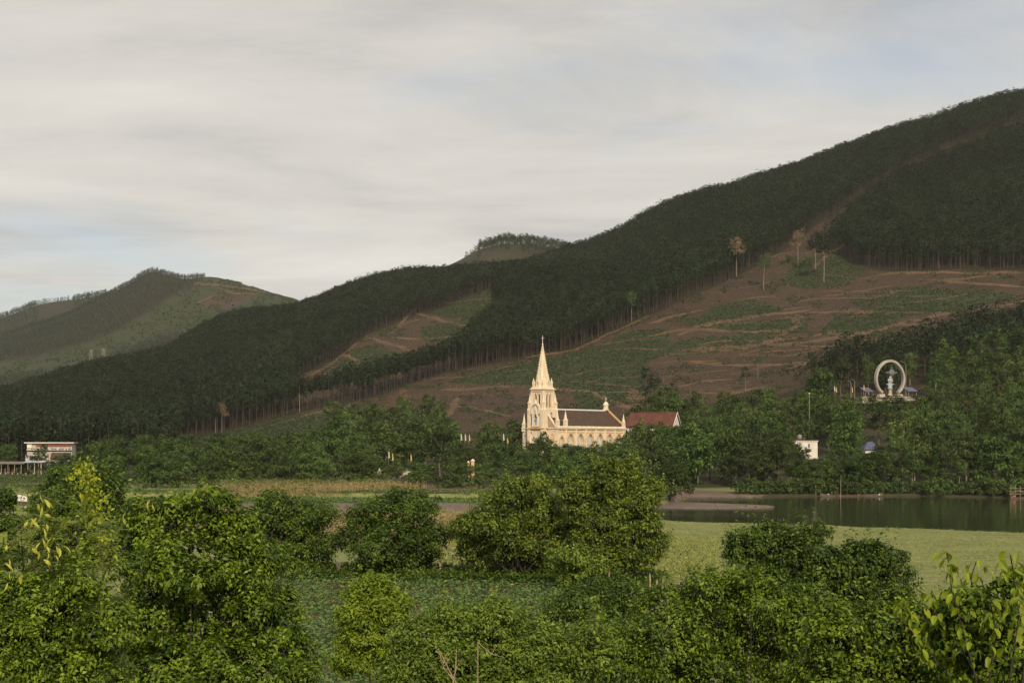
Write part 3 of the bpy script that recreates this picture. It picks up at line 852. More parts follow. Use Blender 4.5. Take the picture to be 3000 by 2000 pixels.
def slim_tree(name, seed, h, cr, c0, n_clump, per, leaf, r0=0.13, bend=0.0, **kw):
    """tall thin tree: bare trunk, small crown from c0*h upwards"""
    r = np.random.default_rng(seed)
    lobes = []
    k = 5
    for i in range(k):
        f = (i+0.5)/k
        s = cr*(0.55 + 0.45*math.sin(math.pi*(0.2+0.72*f)))
        lobes.append((r.normal()*cr*0.22 + bend*h*0.12*f, r.normal()*cr*0.22, h*(c0 + (0.96-c0)*f), s*0.75, s*0.75, h*(1-c0)*0.17))
    cm = crown_mesh(name+'_crown', seed, lobes, n_clump, per, cr*0.30, leaf, **kw)
    b = MB()
    b.tube([(0, 0, -0.8), (0, 0, 0.3), (bend*h*0.03 + r.normal()*0.1, r.normal()*0.1, h*0.45), (bend*h*0.08, 0, h*(c0+0.1)), (bend*h*0.12, 0, h*0.92)], [r0*1.2, r0, r0*0.8, r0*0.6, r0*0.2], 5)
    for l in lobes[:4]:
        b.tube([(bend*h*0.07, 0, l[2]-h*0.08), (l[0]*1.3, l[1]*1.3, l[2]+h*0.02)], [r0*0.4, r0*0.1], 4)
    return cm, b.mesh(name+'_trunk')

def place_tree(name, cm, tm, loc, rz, s, label, cat='tree', group=None, leafmat=None, barkmat=None, sz=None):
    o = empty(name, loc, rz, label, cat, group)
    o.scale = (s, s, sz if sz else s)
    t = link('trunk', tm, barkmat or M['bark'], o)
    c = link('crown', cm, leafmat or M['leaf_round'], o)
    return o

# ------------------------------------------------------------------ plantation woods on the hills
PLANT = [slim_tree('plantation_tree_%d' % i, 300+i, 14.5+1.2*(i % 3), 2.8+0.25*(i % 4), 0.42 + 0.05*(i % 4), 22, 7, 0.80, 0.13, width=0.62, up=0.7) for i in range(8)]
FARP = [slim_tree('far_tree_%d' % i, 330+i, 15.0+i, 3.0, 0.28, 10, 5, 1.9, 0.12, width=0.7, up=0.7) for i in range(3)]
def instanced(name, pts, templates, seed, smin, smax, label, mats, kind='stuff'):
    pts = np.asarray(pts)
    """one wood as one object: points with tree copies on them"""
    me = bpy.data.meshes.new(name)
    me.vertices.add(len(pts)); me.vertices.foreach_set('co', np.asarray(pts, np.float32).ravel())
    rs = np.random.default_rng(seed)
    size = (smin + (smax-smin)*rs.random(len(pts)))*(1 + 0.16*fbm(pts[:, 0]/45, pts[:, 1]/45, 3))
    me.attributes.new('size', 'FLOAT', 'POINT').data.foreach_set('value', size.astype(np.float32))
    o = link(name, me)
    ng = bpy.data.node_groups.new(name + '_nodes', 'GeometryNodeTree')
    ng.interface.new_socket('Geometry', in_out='INPUT', socket_type='NodeSocketGeometry')
    ng.interface.new_socket('Geometry', in_out='OUTPUT', socket_type='NodeSocketGeometry')
    gi = ng.nodes.new('NodeGroupInput'); go = ng.nodes.new('NodeGroupOutput')
    col = bpy.data.collections.new(name + '_kinds')
    for k, (cm, tm) in enumerate(templates):
        # crown and trunk in one template mesh
        bm = bmesh.new(); bm.from_mesh(cm)
        nf = len(bm.faces)
        bm.from_mesh(tm)
        bm.faces.ensure_lookup_table()
        for f in bm.faces[nf:]: f.material_index = 1
        t = bpy.data.meshes.new('kind'); bm.to_mesh(t); bm.free()
        for m in mats: t.materials.append(m)
        col.objects.link(bpy.data.objects.new(name + '_kind', t))
    ci = ng.nodes.new('GeometryNodeCollectionInfo'); ci.inputs['Collection'].default_value = col
    ci.inputs['Separate Children'].default_value = True; ci.inputs['Reset Children'].default_value = True
    ip = ng.nodes.new('GeometryNodeInstanceOnPoints'); ip.inputs['Pick Instance'].default_value = True
    m2p = ng.nodes.new('GeometryNodeMeshToPoints')
    def rnd(dt, lo, hi, sd):
        n = ng.nodes.new('FunctionNodeRandomValue'); n.data_type = dt
        ii = [i for i in n.inputs if i.enabled]
        for s_ in n.inputs:
            if s_.name == 'Min' and s_.enabled: s_.default_value = lo
            if s_.name == 'Max' and s_.enabled: s_.default_value = hi
            if s_.name == 'Seed': s_.default_value = sd
        return [q for q in n.outputs if q.enabled][0]
    ng.links.new(gi.outputs[0], m2p.inputs[0])
    ng.links.new(m2p.outputs[0], ip.inputs['Points'])
    ng.links.new(ci.outputs[0], ip.inputs['Instance'])
    ng.links.new(rnd('INT', 0, len(templates)-1, seed), ip.inputs['Instance Index'])
    ng.links.new(rnd('FLOAT_VECTOR', (-0.06, -0.06, 0), (0.06, 0.06, 6.28), seed+1), ip.inputs['Rotation'])
    na = ng.nodes.new('GeometryNodeInputNamedAttribute'); na.data_type = 'FLOAT'; na.inputs['Name'].default_value = 'size'
    ng.links.new([q for q in na.outputs if q.enabled][0], ip.inputs['Scale'])
    ng.links.new(ip.outputs[0], go.inputs[0])
    md = o.modifiers.new('wood', 'NODES'); md.node_group = ng
    return tag(o, label, 'forest', None, kind)
def wood_points(y0, y1, dy, sp, zf, test, seed, pxr):
    r = np.random.default_rng(seed)
    out = []
    y = y0
    while y < y1:
        x = np.arange((pxr[0]-1500)/F*y, (pxr[1]-1500)/F*y, sp)
        X = x + r.normal(0, sp*0.22, len(x)); Y = y + r.normal(0, dy*0.22, len(x))
        Z = zf(X, Y); px = 1500 + F*X/Y; py = 1300 - (Z-CAMZ)*F/Y
        k = test(px, py, Y)
        out.append(np.stack([X[k], Y[k], Z[k], px[k], py[k]], -1))
        y += dy
    return np.concatenate(out)
def main_test(px, py, y):
    wob = 6*fbm(px/30, py/30, 2)
    return is_forest(px, py + wob, y) & ((y > 575) | (px < 500))
WP = wood_points(498, 1420, 3.5, 3.5, gz, main_test, 11, (-120, 3120))
# trees on an open edge: nothing but cleared ground a few metres nearer the camera
fy = WP[:, 1] - 9.0; fx = WP[:, 0] - 9.0*WP[:, 0]/WP[:, 1]
fz = gz(fx, fy); fpx = 1500 + F*fx/fy; fpy = 1300 - (fz-CAMZ)*F/fy
open_edge = ~is_forest(fpx, fpy, fy) & (fy > 560) & (WP[:, 3] > 520)
inview = (WP[:, 3] > 0) & (WP[:, 3] < 3000)
cand = np.where(open_edge & inview)[0]
cand = cand[np.argsort(WP[cand, 1])][:300]
keep = np.ones(len(WP), bool); keep[cand] = False
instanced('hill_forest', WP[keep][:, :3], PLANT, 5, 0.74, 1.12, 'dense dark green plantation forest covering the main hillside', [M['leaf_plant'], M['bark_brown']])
cand = cand[np.argsort(WP[cand, 3])]
ecount = {}
for i in cand:
    x, y, z, px, py = WP[i]
    cm, tm = PLANT[int(rng.integers(len(PLANT)))]
    if py > 1115 and px < 1330: lab, grp = 'slender bare-trunked plantation tree, %s from left along the lower left forest edge', 'trees of the lower left forest edge'
    elif px < 1700 and y < 1300 and inpoly(np.array([px]), np.array([py+14]), CLEAR_B)[0]: lab, grp = 'slender bare-trunked plantation tree, %s from left above the middle clearing', 'trees above the middle clearing'
    elif px < 2360: lab, grp = 'slender plantation tree, %s from left on the diagonal edge above the wide clearing', 'trees of the long diagonal forest edge'
    else: lab, grp = 'slender plantation tree, %s from left on the upper right forest edge', 'trees of the upper right forest edge'
    ecount[grp] = ecount.get(grp, 0) + 1; e_ = ecount[grp]
    lab = lab % ('%d%s' % (e_, 'th' if 10 < e_ % 100 < 14 else {1: 'st', 2: 'nd', 3: 'rd'}.get(e_ % 10, 'th')))
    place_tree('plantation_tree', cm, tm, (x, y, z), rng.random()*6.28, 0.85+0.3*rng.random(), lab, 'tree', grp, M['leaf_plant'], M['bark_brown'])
def far_test(px, py, y):
    k = np.zeros(px.shape, bool)
    for p in FAR_WOOD: k |= inpoly(px, py + 5*fbm(px/25, py/25, 2), p)
    return k & (y < 2760)
FP = wood_points(1500, 2760, 8, 6.5, gz_far, far_test, 12, (-100, 1000))
instanced('far_forest', FP[:, :3], FARP, 8, 0.30, 0.58, 'dark wooded flank of the distant hill on the left', [M['leaf_far'], M['bark_brown']])
RP = wood_points(2800, 3420, 16, 9, gz_ridge, lambda px, py, y: (px < 420) & ~((px > 110) & (px < 215) & (y < 3250)), 14, (-60, 430))
instanced('ridge_forest', RP[:, :3], FARP, 9, 0.5, 0.95, 'dark wooded second ridge at the far left skyline', [M['leaf_far'], M['bark_brown']])
def back_test(px, py, y): return (y < 1900) & (px > 1365) & (px < 1760) & ~((px > 1405) & (px < 1520) & (py > 744) & (y < 1770) & (py < 768)) & ((px > 1400) | (y > 1785))
BP = wood_points(1560, 1900, 8, 5.5, gz_back, back_test, 13, (1340, 1790))
instanced('summit_grove', BP[:, :3], PLANT, 15, 0.5, 0.9, 'row of dark trees crowning the small summit behind the ridge', [M['leaf_far'], M['bark_brown']])

# low green regrowth on the clearings
def scrub(name, n, seed, size, zf, test, yr, pxr, label, mat, dens=None):
    r = np.random.default_rng(seed)
    y = np.sqrt(r.uniform(yr[0]**2, yr[1]**2, n*4)); px = r.uniform(pxr[0], pxr[1], n*4)
    x = (px-1500)/F*y; z = zf(x, y); py = 1300-(z-CAMZ)*F/y
    k = np.where(test(px, py, y))[0][:n]
    x, y, z = x[k], y[k], z[k]
    P = np.repeat(np.stack([x, y, z], -1), 3, 0); P = P + r.normal(0, 0.35, P.shape)*size*np.array([1, 1, 0.25])
    a = r.random(len(P))*6.28
    D = np.stack([np.cos(a), np.sin(a), 0.4+0.8*r.random(len(P))], -1)
    L = size*(0.5+r.random(len(P)))
    v, q = leaf_quads(P, D, unit(r.normal(size=P.shape)+np.array([0, -0.5, 1.2])), L, L*0.75)
    return tag(link(name, np_mesh(name, v, q, {'tint': np.repeat(r.random(len(P)), 4)}), mat), label, 'scrub', None, 'stuff')
def in_green(px, py, y):
    g = np.zeros(px.shape, bool); bare = np.zeros(px.shape, bool)
    for p in GREEN: g |= inpoly(px, py, p)
    return g | (fbm(px/40, py/14, 3) > 0.20)
scrub('hill_scrub', 42000, 21, 0.62, gz, lambda px, py, y: (y > 500) & ~is_forest(px, py, y) & in_green(px, py, y), (500, 1100), (500, 3100), 'low green regrowth dotted over the cleared hillside', M['scrub'])
scrub('stump_litter', 5000, 22, 0.45, gz, lambda px, py, y: (y > 520) & ~is_forest(px, py, y) & (fbm(px/70, py/30, 2) > -0.1), (520, 1000), (880, 3100), 'pale cut stumps and branches littering the clearing', M['leaf_tan'])
scrub('far_scrub', 7000, 23, 2.2, gz_far, lambda px, py, y: ~far_test(px, py, y) & (fbm(px/30, py/12, 3) > -0.1), (1600, 2700), (-60, 900), 'young green plantation rows on the distant hill', M['scrub'])
# ------------------------------------------------------------------ the belt of trees on the far side of the river
ROUND = [round_tree('belt_round_%d' % i, 400+i, 12.0, 10.5+0.8*(i % 3), 9+i % 3, 130, 30, 0.62, 0.16, width=0.5, up=0.9) for i in range(5)]
TIER = [tiered_tree('belt_tier_%d' % i, 420+i, 12.0, 11.5, 5+i % 2, 120, 30, 0.55, width=0.4, up=1.4, flat=0.4) for i in range(3)]
TALL = [slim_tree('belt_tall_%d' % i, 440+i, 14.0, 3.0+0.3*i, 0.30, 70, 26, 0.60, 0.16, 0.4*(i-1), width=0.4, droop=0.7, up=0.5) for i in range(3)]
LIM_F = ([-100, 60, 70, 215, 225, 300, 500, 800, 1000, 1250, 1400, 1500, 1535, 1548, 1562, 1575, 1592, 1612, 1630, 1700, 1780, 1830, 1850, 1880, 1960, 2000, 2050, 2200, 2320, 2335, 2400, 2410, 2440, 2600, 2720, 2800, 2900, 3000, 3100],
         [1345, 1345, 1345, 1345, 1300, 1285, 1280, 1270, 1255, 1232, 1222, 1212, 1228, 1268, 1290, 1268, 1268, 1292, 1305, 1300, 1292, 1272, 1258, 1250, 1252, 1245, 1205, 1195, 1195, 1345, 1345, 1195, 1185, 1188, 1185, 1160, 1150, 1185, 1185])
LIM_B = ([-100, 60, 250, 300, 540, 800, 930, 970, 1010, 1100, 1200, 1268, 1285, 1300, 1560, 1640, 1660, 1850, 1880, 1960, 2000, 2100, 2250, 2330, 2370, 2430, 2700, 2720, 2800, 2900, 3000, 3100],
         [1300, 1292, 1285, 1275, 1272, 1268, 1240, 1180, 1155, 1165, 1140, 1112, 1150, 1222, 1225, 1225, 1180, 1190, 1140, 1125, 1140, 1150, 1128, 1140, 1110, 1050, 1030, 1020, 985, 960, 940, 940])
SEE = [  # openings that nearer trees leave: x0, x1, top of what may be hidden, depth of what is seen
 (70, 215, 1344, 470), (1530, 1642, 1262, 424), (1642, 1842, 1296, 424), (1838, 2004, 1248, 470), (2334, 2404, 1338, 432), (2530, 2580, 1322, 440), (2440, 2700, 1164, 520), (1370, 1410, 1352, 372), (1120, 1215, 1352, 400), (1340, 1500, 1300, 415), (2360, 2380, 1215, 470)]
ZONES = [(-200, 250, 'near the long white building'), (250, 560, 'left of the maize field'), (560, 900, 'behind the left half of the maize'), (900, 1250, 'behind the right half of the maize'), (1250, 1530, 'left of the church'), (1530, 1850, 'by the church nave'), (1850, 2020, 'below the red-roofed hall'), (2020, 2330, 'left of the white house'), (2330, 2530, 'between the white and blue-roofed houses'), (2530, 2760, 'below the oval arch'), (2760, 3300, 'right of the oval arch')]
ORD = ['first', 'second', 'third', 'fourth', 'fifth', 'sixth', 'seventh', 'eighth', 'ninth', 'tenth', 'eleventh', 'twelfth', 'thirteenth', 'fourteenth', 'fifteenth', 'sixteenth', 'seventeenth', 'eighteenth', 'nineteenth', 'twentieth']
rows = [346, 357, 371, 388, 408, 430, 456, 480, 505, 530, 556, 584]
br = np.random.default_rng(77)
counts = {}
for ri, y0 in enumerate(rows):
    sp = 8.2 + 0.45*ri
    px = -90.0 + br.random()*40
    while px < 3090:
        y = y0 + br.normal()*3.0
        p = px + br.normal()*14
        px += sp/y*F*(0.80 if p > 2000 else 1.0)
        if p < 235 and y < 430: continue
        if p > 1960 and y < 362: y = 360 + br.random()*4
        if 1900 < p < 2190 and y < 364: continue
        x = (p-1500)/F*y
        z = g1(x, y)
        back = y > 452
        if 1520 < p < 1860 and 408 < y < 470: continue            # the church stands here
        if 1835 < p < 2010 and 455 < y < 490: continue
        if 2315 < p < 2410 and 425 < y < 446: continue
        if 2520 < p < 2590 and 432 < y < 452: continue
        if 2430 < p < 2710 and 505 < y < 545: continue
        if 70 < p < 225 and 462 < y < 492: continue
        if back and 1290 < p < 1645 and not (y < 478 and p < 1535): continue
        if y > 500 and 480 < p < 960: continue
        if y > 540 and 960 < p < 2400: continue
        if y > 500 and 1645 < p < 1870 and br.random() < 0.6: continue
        lim = np.interp(p, *(LIM_B if back else LIM_F))
        f = min(1.0, ri/3.0) if not back else min(1.0, (ri-5)/4.0)
        start = 1318 if not back else min(lim + 70, 1262)
        top = start + (lim - start)*f + br.normal()*9
        top = max(top, lim)
        hw = 5.2/y*F
        for (a, b, t, d) in SEE:
            if y < d and p + hw*0.8 > a and p - hw*0.8 < b: top = max(top, t)
        h = CAMZ + (1300 - top)/F*y - z
        if h < 3.2: continue
        h = min(h, 17.0)
        k = br.random()
        tall = 0.30 if p > 2050 or (back and p < 1300) else 0.08
        if k < tall: (cm, tm), hh, lm, bmn, wd = TALL[int(br.integers(3))], 14.0, M['leaf_feather'], M['bark_pale'], 'slim feathery'
        elif k < tall + 0.27: (cm, tm), hh, lm, bmn, wd = TIER[int(br.integers(3))], 12.0, M['leaf_feather'], M['bark'], 'layered green'
        else: (cm, tm), hh, lm, bmn, wd = ROUND[int(br.integers(5))], 12.3, M['leaf_round'], M['bark'], 'rounded green'
        zn = next(s for a, b, s in ZONES if a <= p < b)
        key = (ri, zn); counts[key] = counts.get(key, 0) + 1
        lab = '%s tree %s, %s from left, %s row' % (wd, zn, ORD[counts[key]-1], 'front' if ri == 0 else ORD[ri])
        s = h/hh
        place_tree('%s_tree' % ('slim' if hh == 14.0 else 'layered' if wd.startswith('lay') else 'broadleaf'), cm, tm, (x, y, z), br.random()*6.28, min(max(s, 0.62), 1.15), lab, 'tree', 'trees of the riverside belt', lm, bmn, s)
for k, (p, yy, t, v, lab) in enumerate([(1556, 409, 1286, 0, 'round tree hiding the foot of the church tower, left'), (1590, 404, 1264, 3, 'round tree before the church tower, its top reaching the cornice'), (1628, 405, 1304, 1, 'low round tree before the first nave window'), (1660, 409, 1303, 2, 'low round tree before the second nave window'),
    (1690, 405, 1304, 4, 'low round tree before the third nave window'), (1722, 409, 1300, 0, 'low round tree before the fourth nave window'), (1752, 406, 1297, 1, 'round tree before the fifth nave window'), (1782, 410, 1290, 3, 'round tree before the sixth nave window'), (1812, 409, 1281, 2, 'round tree before the last nave window'),
    (1838, 412, 1268, 4, 'round tree covering the rear corner of the church nave'), (1860, 440, 1240, 0, 'round tree under the left eave of the red-roofed hall'), (1885, 446, 1233, 1, 'round tree before the left half of the red-roofed hall'), (1912, 444, 1240, 2, 'tree whose top overlaps the middle of the red roof'), (1940, 448, 1234, 3, 'round tree before the right half of the red-roofed hall'), (1966, 444, 1236, 0, 'round tree under the right eave of the red-roofed hall'),
    (1992, 446, 1244, 4, 'round tree before the white gable of the red-roofed hall'), (2018, 450, 1222, 1, 'tall round tree right of the white gable'), (165, 456, 1337, 1, 'dark tree under the right half of the white building'), (200, 458, 1326, 3, 'dark tree at the right corner of the white building'), (122, 462, 1300, 2, 'dark tree in front of the white building on the left'), (96, 458, 1330, 0, 'smaller dark tree before the left end of the white building'), (2345, 424, 1300, 1, 'green tree covering the left corner of the white house'), (2575, 432, 1302, 3, 'green tree covering the right side of the blue-roofed house'), (2600, 512, 1158, 2, 'small tree just below the oval arch, left'), (2632, 512, 1156, 4, 'small tree just below the oval arch, right')]):
    x = (p-1500)/F*yy; z = g1(x, yy); h = max(CAMZ + (1300-t)/F*yy - z, 3.0)
    cm, tm = ROUND[v]
    place_tree('broadleaf_tree', cm, tm, (x, yy, z), k*1.3, (0.62 if p not in (2600, 2632, 2575, 122) else 0.42), lab, 'tree', 'trees around the church and houses', M['leaf_round'], M['bark'], h/12.3)
# undergrowth at the feet of the belt
BUSH = [crown_mesh('belt_bush_%d' % i, 460+i, [(-1, 0, 1.2, 1.6, 1.5, 1.2), (1, 0.4, 1.5, 1.6, 1.5, 1.4), (0, -0.6, 1.0, 1.5, 1.3, 1.0)], 36, 22, 0.6, 0.42, width=0.5) for i in range(3)]
bw_ = 0
for k in range(96):
    p = -40 + (k*48 if k < 42 else 2016 + (k-42)*20) + br.normal()*8
    if p < 240: y = 424 + br.random()*5
    elif p < 1930: y = 335 + br.random()*8
    else: y = float(yf(np.array([p]))[0]) + 1.0 + br.random()*4
    if 1130 < p < 1300 or 1960 < p < 2170: continue
    x = (p-1500)/F*y
    o = empty('bush', (x, y, g1(x, y)-0.15), br.random()*6.28, 'low green bush at the foot of the tree belt, %s of the bank from left' % (ORD[bw_ % 20] if bw_ < 20 else 'number %d' % (bw_+1)), 'bush', 'bushes at the foot of the belt')
    if bw_ >= 20: o['label'] = 'low green bush at the belt foot, %s from left %s' % (ORD[bw_ % 20], ['', 'in the middle stretch', 'in the right stretch', 'in the rightmost stretch', 'at the far right end'][bw_//20])
    bw_ += 1
    o.scale = (0.9+0.5*br.random(),)*3
    link('foliage', BUSH[k % 3], M['leaf_round'] if k % 2 else M['leaf_feather'], o)
    sb = MB(); sb.tube([(0, 0, -0.3), (0.2, 0, 0.8), (0.5, 0.2, 1.4)], [0.06, 0.05, 0.02], 4); sb.build('stem', M['bark'], o)

# tall lone trees left standing on the clearings: px, ground row, top row, kind, label
LONE_T = [slim_tree('lone_%d' % i, 480+i, 20.0, 4.2, 0.56, 75, 12, 0.7, 0.15, [0.0, 0.5, -0.35, 0.2][i], width=0.45, droop=0.5) for i in range(4)]
for (p, gpy, tpy, v, mt, lab) in [
    (2158, 812, 690, 0, 'leaf_tan', 'tall tree with dry tan leaves before the dark forest edge'),
    (2237, 852, 742, 2, 'leaf_pale', 'lone pale-trunked tree on the clearing right of the tan-leaved one'),
    (2338, 785, 672, 0, 'leaf_plant', 'tall thin lone tree on the upper clearing, left of the leaning one'),
    (2390, 790, 680, 1, 'leaf_plant', 'leaning pale-trunked lone tree on the upper clearing'),
    (2414, 830, 678, 3, 'leaf_plant', 'tallest lone tree with thin trunk and dense crown on the upper clearing'),
    (1851, 945, 855, 2, 'leaf_pale', 'slim pale tree at the forest edge above the church roof end'),
    (878, 1208, 1112, 1, 'leaf_pale', 'bent pale tree leaning out of the lower left forest edge'),
    (650, 1268, 1178, 0, 'leaf_pale', 'light green tree at the left tip of the lower clearing'),
    (632, 1270, 1185, 3, 'leaf_pale', 'short light green tree beside the tree at the clearing tip'),
    (2220, 1110, 1040, 2, 'leaf_plant', 'small dark tree alone on the lower clearing above the village'),
    (2185, 1150, 1075, 1, 'leaf_tan', 'bare twisted tree on the slope left of the monument'),
    (290, 1195, 1110, 1, 'leaf_pale', 'pale spindly tree rising from the left forest'),
    (1185, 1215, 1135, 0, 'leaf_pale', 'pale tree at the right end of the grove on the slope'),
    (845, 852, 822, 3, 'leaf_plant', 'single tree breaking the skyline of the saddle on the left'),
]:
    g = hit(p, gpy)
    h = (gpy - tpy)/F*g.y
    place_tree('lone_tree', *LONE_T[v], (g.x, g.y, g.z), br.random()*6.28, h/20.0, lab, 'tree', 'lone trees on the clearings', M[mt], M['bark_pale'])

# ------------------------------------------------------------------ trees and bushes on this side of the river
def px_lobes(spec, y0, seed, base):
    """lobes drawn as (px, py, radius px[, depth offset]) standing about y0 metres out, relative to the base"""
    r = np.random.default_rng(seed); out = []
    for s in spec:
        y = y0 + (s[3] if len(s) > 3 else r.normal()*s[2]/F*y0*0.55)
        c = pt(s[0], s[1], y) - base; rad = s[2]/F*y0*1.06
        out.append((c.x, c.y, c.z, rad, rad*1.05, rad*0.92))
    return out
def px_tree(name, spec, y0, basepx, seed, n_clump, per, leaf_px, label, cat, leafm, barkm='bark_dark', clump=0.42, r0=0.09, stems=1, group=None, **kw):
    bx = (basepx - 1500)/F*y0
    base = Vector((bx, y0, g1(bx, y0)))
    lb = px_lobes(spec, y0, seed, base)
    mr = sum(l[3] for l in lb)/len(lb)
    leaf = leaf_px/F*y0
    o = empty(name, base, 0, label, cat, group)
    sb_ = sublobes(lb, seed+3)
    cm = crown_mesh(name+'_crown', seed, sb_, int(n_clump*1.9), per, mr*clump*0.8, leaf*0.92, shoots=int(n_clump*0.55), **kw)
    # leaves deep inside, all darkest green: the crown's inner shade put into colour
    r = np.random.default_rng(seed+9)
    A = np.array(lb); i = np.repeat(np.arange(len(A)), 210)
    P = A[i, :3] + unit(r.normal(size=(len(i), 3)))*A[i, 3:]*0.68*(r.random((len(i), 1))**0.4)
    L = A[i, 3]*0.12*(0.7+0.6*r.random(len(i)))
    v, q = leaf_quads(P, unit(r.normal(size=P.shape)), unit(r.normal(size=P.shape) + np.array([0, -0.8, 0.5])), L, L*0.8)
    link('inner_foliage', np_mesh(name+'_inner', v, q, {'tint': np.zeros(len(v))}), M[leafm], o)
    link('crown', cm, M[leafm], o)
    low = min(l[2]-l[5] for l in lb)
    for k in range(stems):
        r = np.random.default_rng(seed+k*5)
        b = (r.normal()*0.5*(k > 0), r.normal()*0.3*(k > 0))
        sub = lb[k::stems]
        md = Vector((b[0] + sum(l[0] for l in sub)/len(sub)*0.35, b[1], max(low*0.8, 0.4)))
        link('trunk', wood_mesh(name+'_trunk', seed+k, max(low, 0.5), [l[:3] for l in sub[:9]], r0, md, 6, r0*1.2, b), M[barkm], o)
    return o
px_tree('hedgerow_tree', [(800,1500,58),(872,1538,68),(935,1520,48),(760,1560,55),(832,1612,76),(918,1622,62),(965,1585,32),(880,1672,44)], 113, 862, 501, 260, 60, 8.5,
        'low dense dark green tree, leftmost of the hedgerow beyond the cassava field', 'tree', 'leaf_mid', stems=3, r0=0.13, group='trees of the hedgerow', leaves=1, width=0.55)
px_tree('hedgerow_tree', [(1060,1520,42),(1130,1508,66),(1208,1500,72),(1268,1565,40),(1045,1592,55),(1130,1600,80),(1228,1612,70),(1160,1660,45),(1080,1655,35)], 112, 1165, 502, 280, 60, 8.5,
        'broad dark green tree, second in the hedgerow beside the bare stump', 'tree', 'leaf_mid', stems=2, r0=0.13, group='trees of the hedgerow', width=0.55)
px_tree('hedgerow_tree', [(1362,1560,50),(1430,1515,68),(1500,1460,66),(1560,1440,52),(1595,1495,66),(1480,1565,90),(1592,1580,80),(1658,1545,58),(1400,1622,58),(1500,1640,66),(1620,1642,56)], 109, 1500, 503, 400, 62, 8.5,
        'wide light-topped tree, third in the hedgerow just left of the tallest', 'tree', 'leaf_mid_yellow', stems=2, r0=0.15, group='trees of the hedgerow', width=0.55)
px_tree('hedgerow_tree', [(1700,1430,58),(1762,1400,54),(1832,1402,62),(1888,1448,48),(1722,1495,68),(1802,1505,86),(1880,1525,58),(1762,1582,78),(1852,1592,68),(1928,1592,42),(1785,1642,56),(1880,1638,44)], 105, 1790, 504, 400, 62, 8.5,
        'tallest hedgerow tree, olive green and rising in front of the church trees', 'tree', 'leaf_mid_yellow', stems=2, r0=0.16, group='trees of the hedgerow', width=0.55)
px_tree('dark_tree', [(182,1440,62),(250,1405,50),(305,1435,62),(205,1520,88),(300,1525,88),(368,1545,46),(132,1490,45),(330,1602,80),(180,1610,90)], 60, 240, 505, 330, 60, 10,
        'dark bushy tree behind the vines on the left', 'tree', 'leaf_mid', stems=2, r0=0.10, width=0.55)
px_tree('dark_tree', [(-5,1480,46),(-30,1560,70),(10,1640,60)], 58, 0, 506, 110, 60, 10, 'dark bush cut by the left edge of the picture', 'tree', 'leaf_mid', r0=0.08, width=0.55)
px_tree('meadow_shrub', [(2200,1590,50),(2262,1602,66),(2342,1585,52),(2392,1568,36),(2172,1625,42),(2302,1662,78),(2422,1662,76),(2522,1645,62),(2602,1650,52),(2645,1695,42),(2482,1722,98),(2352,1742,80),(2602,1742,66),(2252,1702,56),(2440,1820,90),(2300,1820,80)], 62, 2420, 507, 420, 62, 11,
        'large glossy dark green shrub standing before the meadow and river', 'shrub', 'leaf_mid', stems=3, r0=0.09, width=0.55)
px_tree('sapling_thicket', [(1640,1640,38),(1690,1650,44),(1740,1665,36),(1660,1700,36)], 101, 1690, 508, 70, 40, 9, 'light green leafy thicket under the tallest hedgerow tree', 'shrub', 'leaf_near_olive', r0=0.05, width=0.6)
px_tree('low_shrub', [(1700,1760,55),(1780,1745,60),(1850,1755,50),(1640,1790,50),(1760,1810,60)], 80, 1750, 509, 190, 50, 9.5, 'dark low shrub in front of the leaning fence posts', 'shrub', 'leaf_mid', r0=0.05, width=0.5)
px_tree('bright_shrub', [(1092,1735,58),(1048,1785,54),(1142,1792,54),(1085,1862,84),(1140,1902,62),(1042,1932,62),(1150,1850,50)], 48, 1090, 510, 240, 56, 12.5,
        'bright yellow-green shrub standing alone at the edge of the cassava field', 'shrub', 'leaf_bright', r0=0.05, width=0.42, leaves=1)
px_tree('near_bush', [(480,1528,80),(600,1510,82),(682,1570,80),(402,1625,105),(545,1645,125),(705,1690,100),(792,1650,46),(455,1800,140),(622,1825,150),(778,1822,100),(842,1920,76),(300,1900,150),(505,2000,170),(705,2000,160),(862,2010,60)], 28, 560, 511, 620, 64, 15,
        'massive glossy green bush filling the lower left foreground', 'bush', 'leaf_near', r0=0.06, stems=3, leaves=1, clump=0.36, width=0.48)
px_tree('near_bush', [(1222,1888,74),(1332,1848,78),(1450,1822,66),(1560,1850,58),(1300,1950,105),(1452,1930,105),(1600,1930,95),(1190,2005,85),(1720,1925,85),(1400,2030,115),(1600,2030,115)], 32, 1430, 512, 480, 60, 13.5,
        'loose olive green bush in the bottom middle foreground', 'bush', 'leaf_near_olive', r0=0.04, stems=3, clump=0.45, width=0.42)
px_tree('near_bush', [(1952,1785,80),(2080,1740,70),(2182,1715,60),(2252,1772,80),(2350,1830,90),(2150,1852,125),(1952,1900,120),(1800,1905,100),(2332,1955,115),(2082,2000,140),(1850,2010,110)], 37, 2080, 513, 520, 62, 13,
        'leafy green bush in the foreground below the meadow shrub', 'bush', 'leaf_near', r0=0.05, stems=3, width=0.45)
px_tree('near_bush', [(2452,1860,90),(2582,1845,80),(2682,1865,90),(2500,1985,140),(2702,1995,130),(2850,1990,110),(2960,1960,90)], 23, 2600, 514, 330, 60, 16,
        'dark tangled bush at the bottom right below the large-leaved plant', 'bush', 'leaf_near', r0=0.04, stems=3, width=0.5)
px_tree('waterside_tree', [(1962,1375,32),(1990,1420,34),(1945,1430,34),(2000,1370,18),(1925,1400,30)], 300, 1962, 515, 120, 40, 6, 'rounded green tree standing on the root of the sand spit', 'tree', 'leaf_round', r0=0.14, width=0.5)

